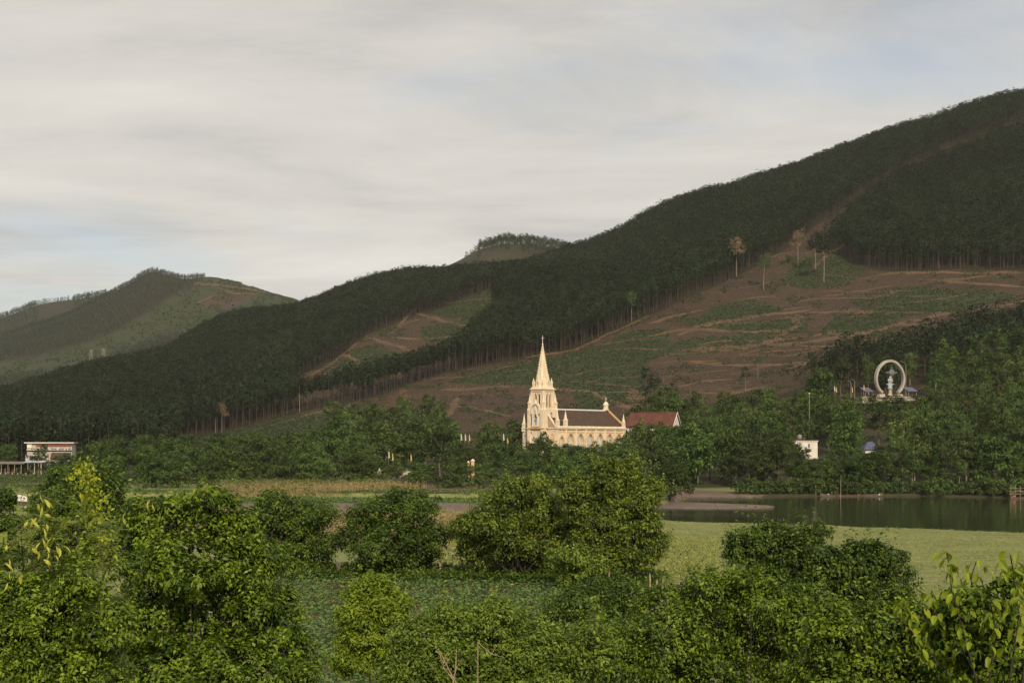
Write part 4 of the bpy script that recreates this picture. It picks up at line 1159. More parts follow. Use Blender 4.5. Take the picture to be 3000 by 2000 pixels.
# feathery plant with yellow pods, left edge
def frond_mesh(name, seed, lobes, n, length, leaflet, pairs=11):
    r = np.random.default_rng(seed)
    P, O, T = crown_points(r, lobes, max(1, n//5), 5, 0.25, 0.25)
    Ps, Ds, Ns, Ts = [], [], [], []
    D = unit(O*np.array([1, 1, 0.35]) + r.normal(size=O.shape)*0.45)
    S = unit(np.cross(D, np.array([0, 0, 1.0]))); U = np.cross(S, D)
    for k in range(pairs):
        t = (k+1)/pairs
        c = P + D*length*t + np.array([0, 0, -1.0])*length*0.35*t*t
        for sg in (-1, 1):
            Ps.append(c); Ds.append(unit(S*sg + D*0.45 + np.array([0, 0, -0.15]))); Ns.append(U + r.normal(size=U.shape)*0.15)
            Ts.append(np.clip(T + r.normal(0, 0.1, len(T)), 0, 1))
    P2 = np.concatenate(Ps); L = leaflet*(0.8+0.4*r.random(len(P2)))
    v, q = leaf_quads(P2, np.concatenate(Ds), np.concatenate(Ns), L, L*0.42, 0.1)
    return np_mesh(name, v, q, {'tint': np.repeat(np.concatenate(Ts), 4)})
px_tree('near_bush', [(40,1760,80),(150,1790,90),(20,1885,110),(170,1900,120),(300,1860,80),(90,1990,130),(260,1985,110),(235,1715,60)], 17.6, 120, 516, 330, 56, 15,
        'broad-leaved green bush in front of the feathery plant, bottom left', 'bush', 'leaf_near', r0=0.03, stems=2, width=0.5)
y0 = 19.0
bx = (130-1500)/F*y0; base = Vector((bx, y0, g1(bx, y0)))
fern = empty('feathery_plant', base, 0, 'feathery pinnate-leaved plant hung with yellow pods on the left edge', 'plant')
fl = px_lobes([(60,1560,80),(160,1520,70),(230,1560,70),(90,1680,110),(220,1660,100),(40,1800,110),(170,1800,120),(300,1760,60),(80,1930,130),(230,1930,110),(-30,1650,80)], y0, 521, base)
link('foliage', frond_mesh('fern_foliage', 521, fl, 1300, 0.27, 0.055), M['leaf_fern'], fern)
sb = MB()
for l in fl[:9]: sb.tube([(0, 0, -0.3), (l[0]*0.5, l[1]*0.5, l[2]*0.6), (l[0], l[1], l[2]+0.1)], [0.05, 0.03, 0.008], 5)
sb.build('stem', M['bark_dark'], fern)
pod = MB()
vs = []
for i in range(7):
    t = i/6; w = 0.030*math.sin(math.pi*min(max(t, 0.03), 0.97))**0.8; 
    for k in range(6):
        a = 2*math.pi*k/6; vs.append((w*math.cos(a), 0.35*w*math.sin(a) + 0.02*math.sin(t*3.0), -0.165*t))
pod.add(vs, [(i*6+k, i*6+(k+1) % 6, (i+1)*6+(k+1) % 6, (i+1)*6+k) for i in range(6) for k in range(6)])
podm = pod.mesh('pod')
podm.polygons.foreach_set('use_smooth', [True]*len(podm.polygons))
pr = np.random.default_rng(5)
PODS = [(118,1462),(128,1475),(112,1490),(124,1498),(132,1480),(92,1532),(82,1540),(108,1530),(130,1520),(136,1548),(128,1560),(124,1590),(118,1602),(134,1612),(140,1628),(160,1640),(172,1618),(186,1612),(164,1612),(128,1652),(112,1628),(95,1618),(20,1610),(26,1650),(14,1662),(30,1688),(134,1574),(104,1606),(148,1658),(440,1475),(448,1468),(432,1482),(446,1490),(368,1515),(362,1530),(60,1700),(22,1720),(150,1590)]
for (a, b) in PODS:
    q = pt(a, b-14, y0-1.6 + pr.normal()*0.25 + (8.0 if a > 300 else 0)) - base
    o = link('pod', podm, M['pod'], fern); o.location = q
    o.rotation_euler = (pr.normal()*0.35, pr.normal()*0.45, pr.random()*6.28)
    o.scale = (pr.uniform(0.5, 0.95)*(1.3 if a > 300 else 1), pr.uniform(0.6, 1.0), pr.uniform(0.55, 0.95)*(1.3 if a > 300 else 1))
# climbing vine with yellow-green leaves
def vine(name, path, y, leaf, n, label, mat, seed, spread=12):
    r = np.random.default_rng(seed)
    W = [pt(a, b, y + r.normal()*0.2) for a, b in path]
    g = W[0].copy(); base = Vector((g.x, y, g1(g.x, y)))
    o = empty(name, base, 0, label, 'vine')
    W = [base + Vector((0, 0, -0.2))] + W
    sb = MB(); sb.tube([tuple(w - base) for w in W], [0.012]*(len(W)-1) + [0.004], 5); sb.build('stem', M['bark_dark'], o)
    t = r.random(n)*(len(W)-1.001); t = np.maximum(t, 0.7); i = t.astype(int); f = (t-i)[:, None]
    A = np.array([tuple(w - base) for w in W])
    P = A[i]*(1-f) + A[i+1]*f + r.normal(size=(n, 3))*spread/F*y
    D = unit(r.normal(size=(n, 3)) + np.array([0, -0.3, -0.5])); L = leaf/F*y*(0.7+0.6*r.random(n))
    v, q = leaf_quads(P, D, unit(r.normal(size=(n, 3))*0.6 + np.array([0, -0.7, 0.6])), L, L*0.5)
    link('foliage', np_mesh(name, v, q, {'tint': np.repeat(r.random(n), 4)}), M[mat], o)
    return o
vine('climbing_vine', [(300,1620),(285,1540),(275,1470),(255,1410),(240,1378)], 24, 15, 850, 'yellow-green vine climbing over the dark tree on the left', 'leaf_large', 531, 20)
vine('climbing_vine', [(560,1560),(500,1480),(560,1462),(600,1440),(620,1452)], 27, 17, 160, 'leafy shoot arching above the big left bush', 'leaf_near', 532, 9)
vine('climbing_vine', [(2200,1800),(2090,1740),(2050,1700),(2010,1650)], 36, 12, 150, 'thin leafy shoot leaning over the meadow from the right bush', 'leaf_near_olive', 533, 6)
vine('climbing_vine', [(1740,1960),(1742,1850),(1740,1770),(1745,1745)], 31, 17, 130, 'upright pale green shoot in the bottom middle foreground', 'leaf_near_olive', 534, 7)
vine('climbing_vine', [(1955,1960),(1958,1830),(1950,1720),(1945,1690)], 34, 12, 110, 'tall thin weed stem by the fence posts', 'leaf_near_olive', 535, 6)
vine('climbing_vine', [(1440,1860),(1442,1760),(1448,1715)], 33, 15, 110, 'pale shoot topping the olive bush', 'leaf_near_olive', 536, 6)

# large-leaved plant at the right edge: each leaf its own piece
y0 = 13.0
bx = (2900-1500)/F*y0; base = Vector((bx, y0, g1(bx, y0)))
big = empty('large_leaved_plant', base, 0, 'yellow-green large-leaved plant with drooping leaves at the right edge', 'plant')
lf = MB(); vs = []; fs = []
for i in range(6):
    t = i/5; w = 0.5*0.52*math.sin(math.pi*(0.06+0.90*t))**0.8; zc = -0.28*t*t
    vs += [(-w, t, zc + w*0.35), (0, t, zc), (w, t, zc + w*0.35)]
for i in range(5):
    for k in range(2): a = i*3+k; fs.append((a, a+1, a+4, a+3))
lf.add(vs, fs)
lfm = lf.mesh('leaf')
lr = np.random.default_rng(9)
STEMS = [[(2860,1990),(2820,1840),(2790,1740),(2778,1640),(2776,1618)], [(2880,1990),(2860,1850),(2850,1760),(2845,1690),(2860,1645)], [(2900,1980),(2920,1850),(2900,1760)], [(2960,1980),(2985,1800),(2970,1680),(2960,1625)],
         [(2840,1990),(2760,1860),(2735,1780),(2730,1730)], [(2940,1990),(2950,1900),(2930,1830)], [(2850,1990),(2700,1900),(2650,1790),(2630,1768)], [(3000,1960),(3010,1800),(3000,1650)]]
stb = MB(); nleaf = 0
for st in STEMS:
    yy = y0 + lr.normal()*0.5
    W = [pt(a, b, yy) - base for a, b in st]
    stb.tube([(0, 0, -0.2)] + [tuple(w) for w in W], [0.016, 0.010] + [0.006]*(len(W)-1), 5)
    m = 40 if len(st) > 3 else 26
    for k in range(m):
        t = 0.35 + (len(W)-1-0.36)*(k/m) + lr.normal()*0.02
        t = min(max(t, 0.05), len(W)-1.001); i = int(t); w = W[i].lerp(W[i+1], t-i)
        o = link('leaf', lfm, M['leaf_large'], big)
        a = k*2.4 + lr.normal()*0.4
        o.location = w + Vector((lr.normal()*0.05, lr.normal()*0.06, lr.normal()*0.03))
        o.rotation_euler = (-0.35 - 0.75*lr.random(), lr.normal()*0.3, a)
        s = lr.uniform(0.075, 0.125)
        o.scale = (s, s, s); nleaf += 1
stb.build('stem', M['bark_dark'], big)
lb = px_lobes([(2860,1780,70),(2800,1850,80),(2930,1850,90),(2890,1940,110),(2985,1720,50)], y0+0.8, 541, base)
link('foliage', crown_mesh('big_foliage', 541, sublobes(lb, 5), 260, 34, 0.12, 0.07, width=0.55), M['leaf_near'], big)

# dead branches in the foreground
dw = 0
for (line, y, rad, lab) in [([(1345,2010),(1300,1955),(1285,1900)], 27, 0.014, 'pale dead stick leaning left in the bottom foreground'), ([(1325,2010),(1335,1960),(1337,1900)], 27, 0.012, 'pale upright dead stick in the bottom foreground'), ([(1328,1985),(1300,1930),(1290,1905)], 26.8, 0.012, 'thin dead stick crossing the leaning one'),
                       ([(1400,1880),(1440,1915),(1478,1925)], 29, 0.010, 'pale curved twig over the bottom middle bush')]:
    P = [pt(a, b, y) for a, b in line]
    b0 = Vector((P[0].x, y, g1(P[0].x, y)))
    mb = MB(); mb.tube([(0, 0, -0.2)] + [tuple(p - b0) for p in P], [rad*1.3] + [rad]*(len(P)-1) + [rad*0.4], 5)
    q = P[1] - b0
    mb.tube([tuple(q), tuple(q + Vector((0.12, 0.05, 0.2)))], [rad*0.6, rad*0.2], 4)
    o = mb.build('dead_branch', M['dead_wood']); o.location = b0; tag(o, lab, 'branch', 'dead branches in the foreground')

# ------------------------------------------------------------------ crops and grass
def field(name, spots, seed, n_leaf, h, leaf, width, mat, label, cat, updir=0.3, jitter=0.15, stalk=False):
    r = np.random.default_rng(seed)
    n = len(spots)
    hh = h*(0.65+0.6*r.random(n))
    P = np.repeat(spots, n_leaf, 0); H = np.repeat(hh, n_leaf)
    f = r.random(len(P))
    P = P + np.stack([r.normal(0, jitter, len(P)), r.normal(0, jitter, len(P)), H*(0.25+0.75*f)], -1)
    a = r.random(len(P))*6.28
    D = np.stack([np.cos(a), np.sin(a), updir + r.normal(0, 0.35, len(P))], -1)
    L = leaf*(0.6+0.8*r.random(len(P)))
    v, q = leaf_quads(P, D, unit(r.normal(size=P.shape)*0.5 + np.array([0, 0, 1.0])), L, L*width, 0.15, 0.2)
    T = np.clip(np.repeat(r.random(n), n_leaf)*0.6 + r.random(len(P))*0.4, 0, 1)
    if stalk:
        sl = leaf_quads(spots, np.tile([0.05, 0, 1.0], (n, 1)), np.tile([0, -1.0, 0.2], (n, 1)), hh, 0.09)[0]
        v = np.concatenate([v, sl]); q = np.concatenate([q, np.arange(n*4).reshape(n, 4) + len(P)*4]); T = np.concatenate([T, r.random(n)])
    return tag(link(name, np_mesh(name, v, q, {'tint': np.repeat(T, 4)}), mat), label, cat, None, 'stuff')
def spots_in(poly_px_y, n, seed, row=None):
    """random spots inside a polygon given as (px, distance)"""
    r = np.random.default_rng(seed)
    P = np.array(poly_px_y, float)
    out = []
    while sum(len(o) for o in out) < n:
        px = r.uniform(P[:, 0].min(), P[:, 0].max(), n); y = r.uniform(P[:, 1].min(), P[:, 1].max(), n)
        if row: y = np.round(y/row)*row + r.normal(0, row*0.08, n)
        k = inpoly(px, y, poly_px_y)
        x = (px[k]-1500)/F*y[k]
        out.append(np.stack([x, y[k], gz(x, y[k])], -1))
    return np.concatenate(out)[:n]
def d21(py): return float(dpt(py, 2.1))
def dfar(py): return float(np.interp(py, [1424, 1430, 1439, 1449, 1459, 1470], [343, 336, 326, 316, 306, 296]))
field('cassava_crop', spots_in([(760,116),(1900,114),(1830,88),(1800,60),(800,60),(720,90)], 4700, 31, 0.9), 32, 11, 0.55, 0.26, 0.42, M['leaf_cassava'], 'low green cassava plants filling the field before the hedgerow', 'crop', 0.15, 0.16)
field('dry_maize', spots_in([(580,dfar(1448)),(760,dfar(1452)),(1000,dfar(1446)),(1258,dfar(1436)),(1200,dfar(1432)),(1000,dfar(1436)),(760,dfar(1441)),(600,dfar(1441))], 1500, 33, 0.8), 34, 9, 1.7, 0.55, 0.18, M['maize_dry'], 'front rows of pale dry maize on the far bank', 'crop', 0.6, 0.12, True)
field('maize_crop', spots_in([(600,dfar(1441)),(760,dfar(1440)),(1000,dfar(1435)),(1170,dfar(1431)),(1130,dfar(1426)),(800,dfar(1427)),(650,dfar(1434))], 1700, 35, 0.8), 36, 9, 2.0, 0.6, 0.18, M['maize_green'], 'taller brown-green maize behind the dry rows', 'crop', 0.6, 0.12, True)
field('dry_reeds', spots_in([(500,252),(1680,248),(1700,160),(520,160)], 4600, 37), 38, 8, 0.9, 0.5, 0.14, M['maize_dry'], 'tan dry stalks on the near bank behind the hedgerow', 'crop', 0.9, 0.2, True)
field('bank_crop', spots_in([(240,dfar(1470)),(1560,dfar(1474)),(1500,dfar(1440)),(240,dfar(1436))], 7000, 39), 40, 6, 0.40, 0.45, 0.4, M['leaf_cassava'], 'even green crop strip along the far bank before the maize', 'crop', 0.4, 0.25)
field('meadow_grass', spots_in([(1620,130),(1900,226),(3100,196),(3100,70),(1900,100)], 11000, 41), 42, 5, 0.04, 0.22, 0.18, M['grass'], 'short yellowish meadow grass beside the river', 'grass', 0.9, 0.25)
field('meadow_weeds', spots_in([(1620,130),(1900,222),(3100,192),(3100,70),(1900,100)], 650, 51), 52, 6, 0.08, 0.26, 0.3, M['grass'], 'darker weed tufts scattered over the meadow', 'weeds', 0.5, 0.25)
field('tall_grass', spots_in([(1250,160),(2100,160),(2100,112),(1250,112)], 3500, 43), 44, 7, 0.35, 0.5, 0.12, M['grass'], 'taller yellow-green grass around the fence posts', 'grass', 1.2, 0.2)
field('hedge_weeds', spots_in([(700,118),(1950,112),(1950,104),(700,108)], 1500, 45), 46, 12, 0.7, 0.35, 0.3, M['leaf_mid'], 'dark weeds under the hedgerow trees', 'weeds', 0.7, 0.2)
field('bank_grass', spots_in([(-60,d21(1470)),(240,d21(1470)),(240,400),(-60,400)], 2500, 47), 48, 7, 0.6, 0.5, 0.3, M['leaf_feather'], 'rough green growth on the bank below the left road', 'weeds', 0.8, 0.25)
# ------------------------------------------------------------------ the church
M['cream'] = mat_plain('cream_render', (0.68, 0.575, 0.425), 0.85, 0.16, 0.5, 0.1, stain=(0.30, 0.23, 0.15), stain_amt=0.55)
M['cream_light'] = mat_plain('cream_trim', (0.70, 0.60, 0.45), 0.8, 0.16, 0.8, 0.1, stain=(0.33, 0.28, 0.20), stain_amt=0.55)
M['ochre'] = mat_plain('ochre_trim', (0.60, 0.385, 0.175), 0.8, 0.18, 0.8, 0.1)
M['gable_panel'] = mat_plain('gable_panel', (0.40, 0.29, 0.19), 0.85, 0.2, 0.8)
M['white_paint'] = mat_plain('white_paint', (0.66, 0.64, 0.60), 0.7, 0.12, 0.6, stain=(0.45, 0.42, 0.36), stain_amt=0.3)
M['dark_glass'] = mat_plain('dark_glass', (0.018, 0.018, 0.02), 0.5, 0.2, 1.0)
M['pale_glass'] = mat_plain('pale_glass', (0.34, 0.36, 0.40), 0.3, 0.3, 1.5)
M['louvre'] = mat_plain('louvre_slats', (0.62, 0.66, 0.72), 0.6, 0.15, 2.0)
M['statue_blue'] = mat_plain('statue_blue', (0.32, 0.40, 0.46), 0.6, 0.2, 2.0)
M['skin_tone'] = mat_plain('painted_skin', (0.55, 0.36, 0.24), 0.6, 0.15, 2.0)
M['statue_gold'] = mat_plain('statue_gold', (0.40, 0.36, 0.22), 0.6, 0.2, 2.0)
M['concrete'] = mat_plain('concrete', (0.42, 0.38, 0.33), 0.9, 0.2, 0.8, 0.2, stain=(0.2, 0.18, 0.15))
M['stone_pale'] = mat_plain('pale_stone', (0.38, 0.36, 0.32), 0.85, 0.2, 0.8, 0.2, stain=(0.25, 0.22, 0.18))
M['steel'] = mat_plain('galvanised_steel', (0.22, 0.22, 0.22), 0.6, 0.2, 2.0, 0, 0.3)
M['cross_metal'] = mat_plain('grey_painted_metal', (0.13, 0.15, 0.17), 0.6, 0.2, 1.5)
M['pole_grey'] = mat_plain('pole_grey', (0.30, 0.29, 0.27), 0.7, 0.2, 1.5)
M['wood_post'] = mat_plain('weathered_wood', (0.34, 0.26, 0.18), 0.9, 0.35, 4.0, 0.3)
M['flag_yellow'] = mat_plain('flag_yellow', (0.50, 0.37, 0.07), 0.8, 0.1, 2.0)
M['flag_white'] = mat_plain('flag_white', (0.50, 0.48, 0.44), 0.8, 0.1, 2.0)
M['blue_roof'] = mat_plain('blue_sheet_roof', (0.07, 0.085, 0.15), 0.5, 0.2, 1.0)
M['red_band'] = mat_plain('red_band', (0.19, 0.05, 0.042), 0.7, 0.15, 0.8)
M['grey_wall'] = mat_plain('grey_wall', (0.36, 0.39, 0.44), 0.8, 0.15, 0.8)
M['thatch'] = mat_plain('grey_sheet_roof', (0.15, 0.135, 0.12), 0.85, 0.3, 1.0, 0.2)
M['boat_hull'] = mat_plain('boat_hull', (0.10, 0.075, 0.055), 0.7, 0.3, 1.5)
M['red_plastic'] = mat_plain('red_plastic', (0.40, 0.06, 0.05), 0.5, 0.1, 1.5)
M['teal'] = mat_plain('teal_paint', (0.10, 0.33, 0.30), 0.6, 0.2, 1.5)
def mat_tiles(name, a, b, moss):
    m, nt, out = new_mat(name)
    N = NT(nt); p = N.pos(); o = N.obj()
    f = N.noise(0.5, 6, 0.65, p); g = N.noise(3.0, 5, 0.7, p)
    w = N.n('ShaderNodeTexWave', {'Vector': o, 'Scale': 2.2, 'Distortion': 1.2, 'Detail': 2.0}, bands_direction='Z').outputs[0]
    c = N.mix(N.ramp(f, [(0.3, 0.0), (0.7, 1.0)]), a, b)
    c = N.mix(N.math('MULTIPLY', N.ramp(g, [(0.42, 1.0), (0.6, 0.0)]), 0.6), c, moss)
    s = N.n('ShaderNodeBsdfPrincipled', {'Base Color': c, 'Roughness': 0.9, 'Specular IOR Level': 0.2, 'Normal': N.bump(N.math('ADD', w, g), 0.5, 0.12)})
    nt.links.new(s.outputs[0], out.inputs[0])
    return m
M['tile_brown'] = mat_tiles('brown_roof_tiles', (0.070, 0.046, 0.036), (0.115, 0.074, 0.055), (0.032, 0.025, 0.020))
M['tile_red'] = mat_tiles('red_roof_tiles', (0.10, 0.040, 0.032), (0.20, 0.078, 0.058), (0.05, 0.030, 0.026))

def arch(w, z0, zs, zt, n=7, cx=0.0):
    """outline of a pointed opening: width w, sill z0, spring zs, point zt"""
    h = zt - zs
    p = [(cx - w/2, z0), (cx + w/2, z0)]
    R = (h*h + (w/2)**2)/(w)            # circle through spring and point
    for i in range(n+1):
        t = i/n; x = w/2*(1 - t)
        z = zs + math.sqrt(max(R*R - (x + (R - w/2))**2, 0))
        p.append((cx + x, z))
    for i in range(n-1, -1, -1):
        t = i/n; x = w/2*(1 - t)
        z = zs + math.sqrt(max(R*R - (x + (R - w/2))**2, 0))
        p.append((cx - x, z))
    return p
def circ(cx, cz, r, n=14): return [(cx + r*math.cos(2*math.pi*i/n), cz + r*math.sin(2*math.pi*i/n)) for i in range(n)]
def ring_of(inner, outer): return inner, outer
ALPHA = math.radians(42)
CY = 430.0; CG = 5.0
church = empty('church', ((1582-1500)/F*CY, CY, CG), -ALPHA, 'cream gothic church with tall spire and brown tiled nave roof', 'church')
def cp(mb, name, mat, parent=None, smooth=False): return mb.build(name, M[mat], parent or church, smooth)
EV = 12.4; RG = 18.1; W2 = 7.0; LN = 33.0
# nave side wall facing the camera, with its windows cut through
win = [(1.9, 1.9, 9.9)] + [(6.1 + 4.75*k, 2.7, 10.75) for k in range(6)]
holes = [arch(w, 4.6, zt - w*0.95, zt, 7, c) for c, w, zt in win]
holes += [circ(1.1, 11.55, 0.34, 12), circ(2.75, 11.55, 0.34, 12)]
mb = MB(); mb.holed([(0, -3), (LN, -3), (LN, EV), (0, EV)], holes, W2, W2 - 0.75, 'yz'); cp(mb, 'nave_wall', 'cream')
mb = MB(); mb.box(-W2+0.3, LN/2, EV/2-1.5, 0.6, LN-1.2, EV+3); cp(mb, 'nave_wall', 'cream')
mb = MB(); mb.prism([(-W2, -3), (W2-0.76, -3), (W2-0.76, EV), (0, RG-0.1), (-W2, EV)], LN-0.6, LN, 'xz'); cp(mb, 'rear_gable', 'cream')
for k, (c, w, zt) in enumerate(win):
    wo = MB(); a = arch(w, 4.6, zt - w*0.95, zt, 7, c)
    fo = arch(w + 0.9, 4.3, zt - w*0.95, zt + 0.62, 7, c)
    wo.holed(fo, [a], W2 + 0.10, W2 + 0.003, 'yz'); fr = cp(wo, 'window', 'ochre')
    pn = MB(); pn.prism(a, W2 - 0.60, W2 - 0.66, 'yz'); cp(pn, 'pane', 'pale_glass', fr)
    tr = MB()
    tr.box(W2-0.52, c, 7.0, 0.12, 0.16, 4.8 if w > 2 else 4.2)
    for s in (-1, 1): tr.box(W2-0.52, c + s*w*0.25, 6.6, 0.10, 0.10, 4.0)
    for z in (6.0, 7.5): tr.box(W2-0.515, c, z, 0.09, w*0.96, 0.10)
    zc = zt - w*0.62
    tr.holed(circ(c, zc, w*0.23, 12), [circ(c, zc, w*0.15, 12)], W2-0.57, W2-0.45, 'yz')
    for s in (-1, 1): tr.holed(circ(c + s*w*0.24, zc - w*0.36, w*0.17, 10), [circ(c + s*w*0.24, zc - w*0.36, w*0.10, 10)], W2-0.568, W2-0.452, 'yz')
    cp(tr, 'tracery', 'white_paint', fr)
for c in (1.1, 2.75):
    rw = MB(); rw.holed(circ(c, 11.55, 0.52, 14), [circ(c, 11.55, 0.34, 14)], W2+0.09, W2+0.003, 'yz'); fr = cp(rw, 'round_window', 'cream_light')
    pn = MB(); pn.prism(circ(c, 11.55, 0.36, 12), W2-0.3, W2-0.36, 'yz'); cp(pn, 'pane', 'pale_glass', fr)
for k in range(8):                                              # pilasters
    yl = 3.75 + 4.75*k if k < 7 else 32.6
    if yl > LN: continue
    mb = MB(); mb.box(W2+0.16, yl, (EV-3.2)/2, 0.31, 0.62, EV+2.6); mb.taper(W2+0.18, yl, EV-0.35, EV-0.12, 0.36, 0.72, 0.46, 0.82)
    cp(mb, 'pilaster', 'cream_light')
for (z, d, h, m) in ((EV+0.05, 0.55, 0.34, 'cream_light'), (EV-0.32, 0.35, 0.26, 'cream'), (EV-1.25, 0.10, 0.16, 'ochre')):
    mb = MB(); mb.box(W2+d/2+0.004, LN/2+0.25, z, d, LN+0.5, h); cp(mb, 'cornice', m)
mb = MB(); mb.box(W2-0.2, LN/2, EV+0.42, 0.3, LN, 0.42); cp(mb, 'parapet', 'cream_light')
# roof
mb = MB()
for s in (-1, 1):
    mb.prism([(s*(W2-0.36), EV+0.28), (0, RG), (0, RG-0.28), (s*(W2-0.36), EV)], 0.5, LN-0.05, 'xz')
roof = cp(mb, 'roof', 'tile_brown')
mb = MB(); mb.box(0, LN/2+1.5, RG+0.12, 0.42, LN-3.2, 0.42); cp(mb, 'ridge_cap', 'white_paint', roof)
mb = MB()
for s in (-1, 1):
    mb.prism([(s*(W2+0.1), EV+0.25), (s*(W2+0.1), EV+0.75), (0, RG+0.62), (0, RG+0.05)], LN-0.2, LN+0.25, 'xz')
cp(mb, 'verge', 'ochre', roof)
def cross_shape(mb, cx, cy, z0, h, t):
    mb.box(cx, cy, z0+h/2, t, t, h)
    mb.box(cx, cy, z0+h*0.64, h*0.52, t*0.98, t)
    for dx, dz in ((0, h), (h*0.26, h*0.64), (-h*0.26, h*0.64)): mb.sphere((cx+dx, cy, z0+dz), t*0.85, 6, 4)
cup = MB(); cup.lathe([(0.95, RG+0.2), (0.95, RG+0.75), (0.78, RG+0.8), (0.78, RG+1.75), (1.0, RG+1.8), (1.0, RG+1.98), (0.85, RG+2.05), (0.78, RG+2.4), (0.55, RG+2.72), (0.25, RG+2.92), (0.07, RG+3.0)], 10, 0, LN-0.9)
cpo = cp(cup, 'cupola', 'cream_light')
mb = MB(); cross_shape(mb, 0, LN-0.9, RG+2.95, 1.5, 0.11); cp(mb, 'cross', 'white_paint', cpo)
# facade with raking gable either side of the tower
mb = MB(); mb.prism([(-W2, -3), (W2-0.76, -3), (W2-0.76, EV), (3.0, EV), (3.0, EV+0.1), (-3.0, EV+0.1), (-3.0, EV), (-W2, EV)], 0.0, 0.6, 'xz'); cp(mb, 'facade_wall', 'cream')
for s in (-1, 1):
    mb = MB(); mb.prism([(s*6.35, EV+0.05), (s*3.0, EV+0.05), (s*3.0, EV+4.0)], 0.1, 0.5, 'xz'); cp(mb, 'gable_panel', 'gable_panel')
    mb = MB(); mb.prism([(s*6.55, EV+0.05), (s*6.1, EV+0.05), (s*3.0, EV+3.85), (s*3.0, EV+4.35)], -0.12, 0.62, 'xz'); cp(mb, 'coping', 'cream_light')
for (x0, x1) in ((-W2-0.3, -3.36), (3.36, W2+0.3)):
    mb = MB(); mb.box((x0+x1)/2, -0.14, EV-0.05, x1-x0, 0.27, 0.36); cp(mb, 'cornice', 'cream_light')
mb = MB()
mb.holed(arch(1.5, 8.9, 9.9, 10.8, 6, 5.0), [arch(0.95, 9.1, 9.9, 10.5, 6, 5.0)], -0.14, -0.003, 'xz'); cp(mb, 'blind_window', 'ochre')
mb = MB(); mb.box(5.15, -0.12, 8.5, 3.4, 0.23, 0.22); cp(mb, 'string_course', 'ochre')
mb = MB(); mb.holed(circ(5.0, 7.3, 0.55), [circ(5.0, 7.3, 0.36)], -0.12, -0.003, 'xz'); cp(mb, 'round_window', 'cream_light')
def pinnacle(x, y, z0, h, w):
    mb = MB()
    mb.taper(x, y, z0, z0+h*0.10, w*1.25, w*1.25, w*1.05, w*1.05)
    mb.box(x, y, z0+h*0.25, w, w, h*0.30)
    for sx, sy in ((1, 0), (-1, 0), (0, 1), (0, -1)):           # little gables
        a = Vector((sx, sy, 0)); t = Vector((-sy, sx, 0)); c = Vector((x, y, z0+h*0.36)) + a*w*0.5
        mb.add([tuple(c - t*w*0.5), tuple(c + t*w*0.5), tuple(c + Vector((0, 0, w*0.85))), tuple(c + a*w*0.12 - t*w*0.5), tuple(c + a*w*0.12 + t*w*0.5), tuple(c + a*w*0.12 + Vector((0, 0, w*0.85)))], [(0,1,2),(3,5,4),(0,3,4,1),(1,4,5,2),(2,5,3,0)])
    mb.taper(x, y, z0+h*0.40, z0+h*0.44, w*1.2, w*1.2, w*1.1, w*1.1)
    mb.lathe([(w*0.56, z0+h*0.44), (w*0.05, z0+h*0.95)], 8, x, y, math.pi/8)
    mb.sphere((x, y, z0+h*0.965), w*0.13, 6, 4)
    return cp(mb, 'pinnacle', 'cream_light')
for (x, y, z0, h, w) in ((W2-0.35, 0.3, EV+0.2, 5.0, 0.95), (-W2+0.35, 0.3, EV-1.0, 5.6, 0.95), (W2-0.1, 3.75, EV+0.2, 5.2, 1.0), (W2-0.15, LN-0.6, EV+0.2, 4.5, 0.85), (-W2+0.15, LN-0.6, EV+0.2, 4.5, 0.85)):
    pinnacle(x, y, z0, h, w)
# tower
TC = 1.2; TW = 6.1; t2 = TW/2; FR = TC - t2; ST = 18.0
mb = MB()
niche = arch(1.5, 12.95, 15.0, 16.7, 6, 0.0)
lou = [arch(0.55, 13.2, 15.7, 16.3, 4, s*1.95) for s in (-1, 1)]
rnd_ = circ(-2.1, 11.0, 0.42, 12)
mb.holed([(-t2, -3), (t2, -3), (t2, ST), (-t2, ST)], [niche] + lou + [rnd_], FR, FR+0.7, 'xz'); cp(mb, 'tower_wall', 'cream')
sw = arch(1.2, 14.6, 16.3, 17.2, 6, TC+0.4)
mb = MB(); mb.holed([(FR+0.71, -3), (TC+t2, -3), (TC+t2, ST), (FR+0.71, ST)], [sw], t2, t2-0.6, 'yz'); cp(mb, 'tower_wall', 'cream')
mb = MB(); mb.box(-t2+0.3, TC+0.35, ST/2-1.5, 0.6, TW-0.72, ST+3); cp(mb, 'tower_wall', 'cream')
mb = MB(); mb.box(0, TC+t2-0.3, ST/2+5, TW-1.25, 0.58, ST-10); cp(mb, 'tower_wall', 'cream')
mb = MB(); mb.box(0, TC, ST-0.2, TW-1.4, TW-1.5, 0.3); cp(mb, 'tower_floor', 'concrete')
mb = MB(); mb.holed(arch(1.6, 14.35, 16.3, 17.5, 6, TC+0.4), [sw], t2+0.09, t2+0.003, 'yz'); fr = cp(mb, 'window', 'cream_light')
mb = MB(); mb.prism(sw, t2-0.4, t2-0.46, 'yz'); cp(mb, 'pane', 'pale_glass', fr)
mb = MB(); mb.box(t2-0.33, TC+0.4, 15.7, 0.09, 0.1, 2.2); mb.box(t2-0.335, TC+0.4, 15.8, 0.08, 1.1, 0.1); cp(mb, 'tracery', 'white_paint', fr)
mb = MB(); mb.holed(circ(-2.1, 11.0, 0.6, 14), [circ(-2.1, 11.0, 0.42, 14)], FR-0.09, FR-0.003, 'xz'); fr = cp(mb, 'round_window', 'cream_light')
mb = MB(); mb.prism(circ(-2.1, 11.0, 0.44, 12), FR+0.3, FR+0.36, 'xz'); cp(mb, 'pane', 'dark_glass', fr)
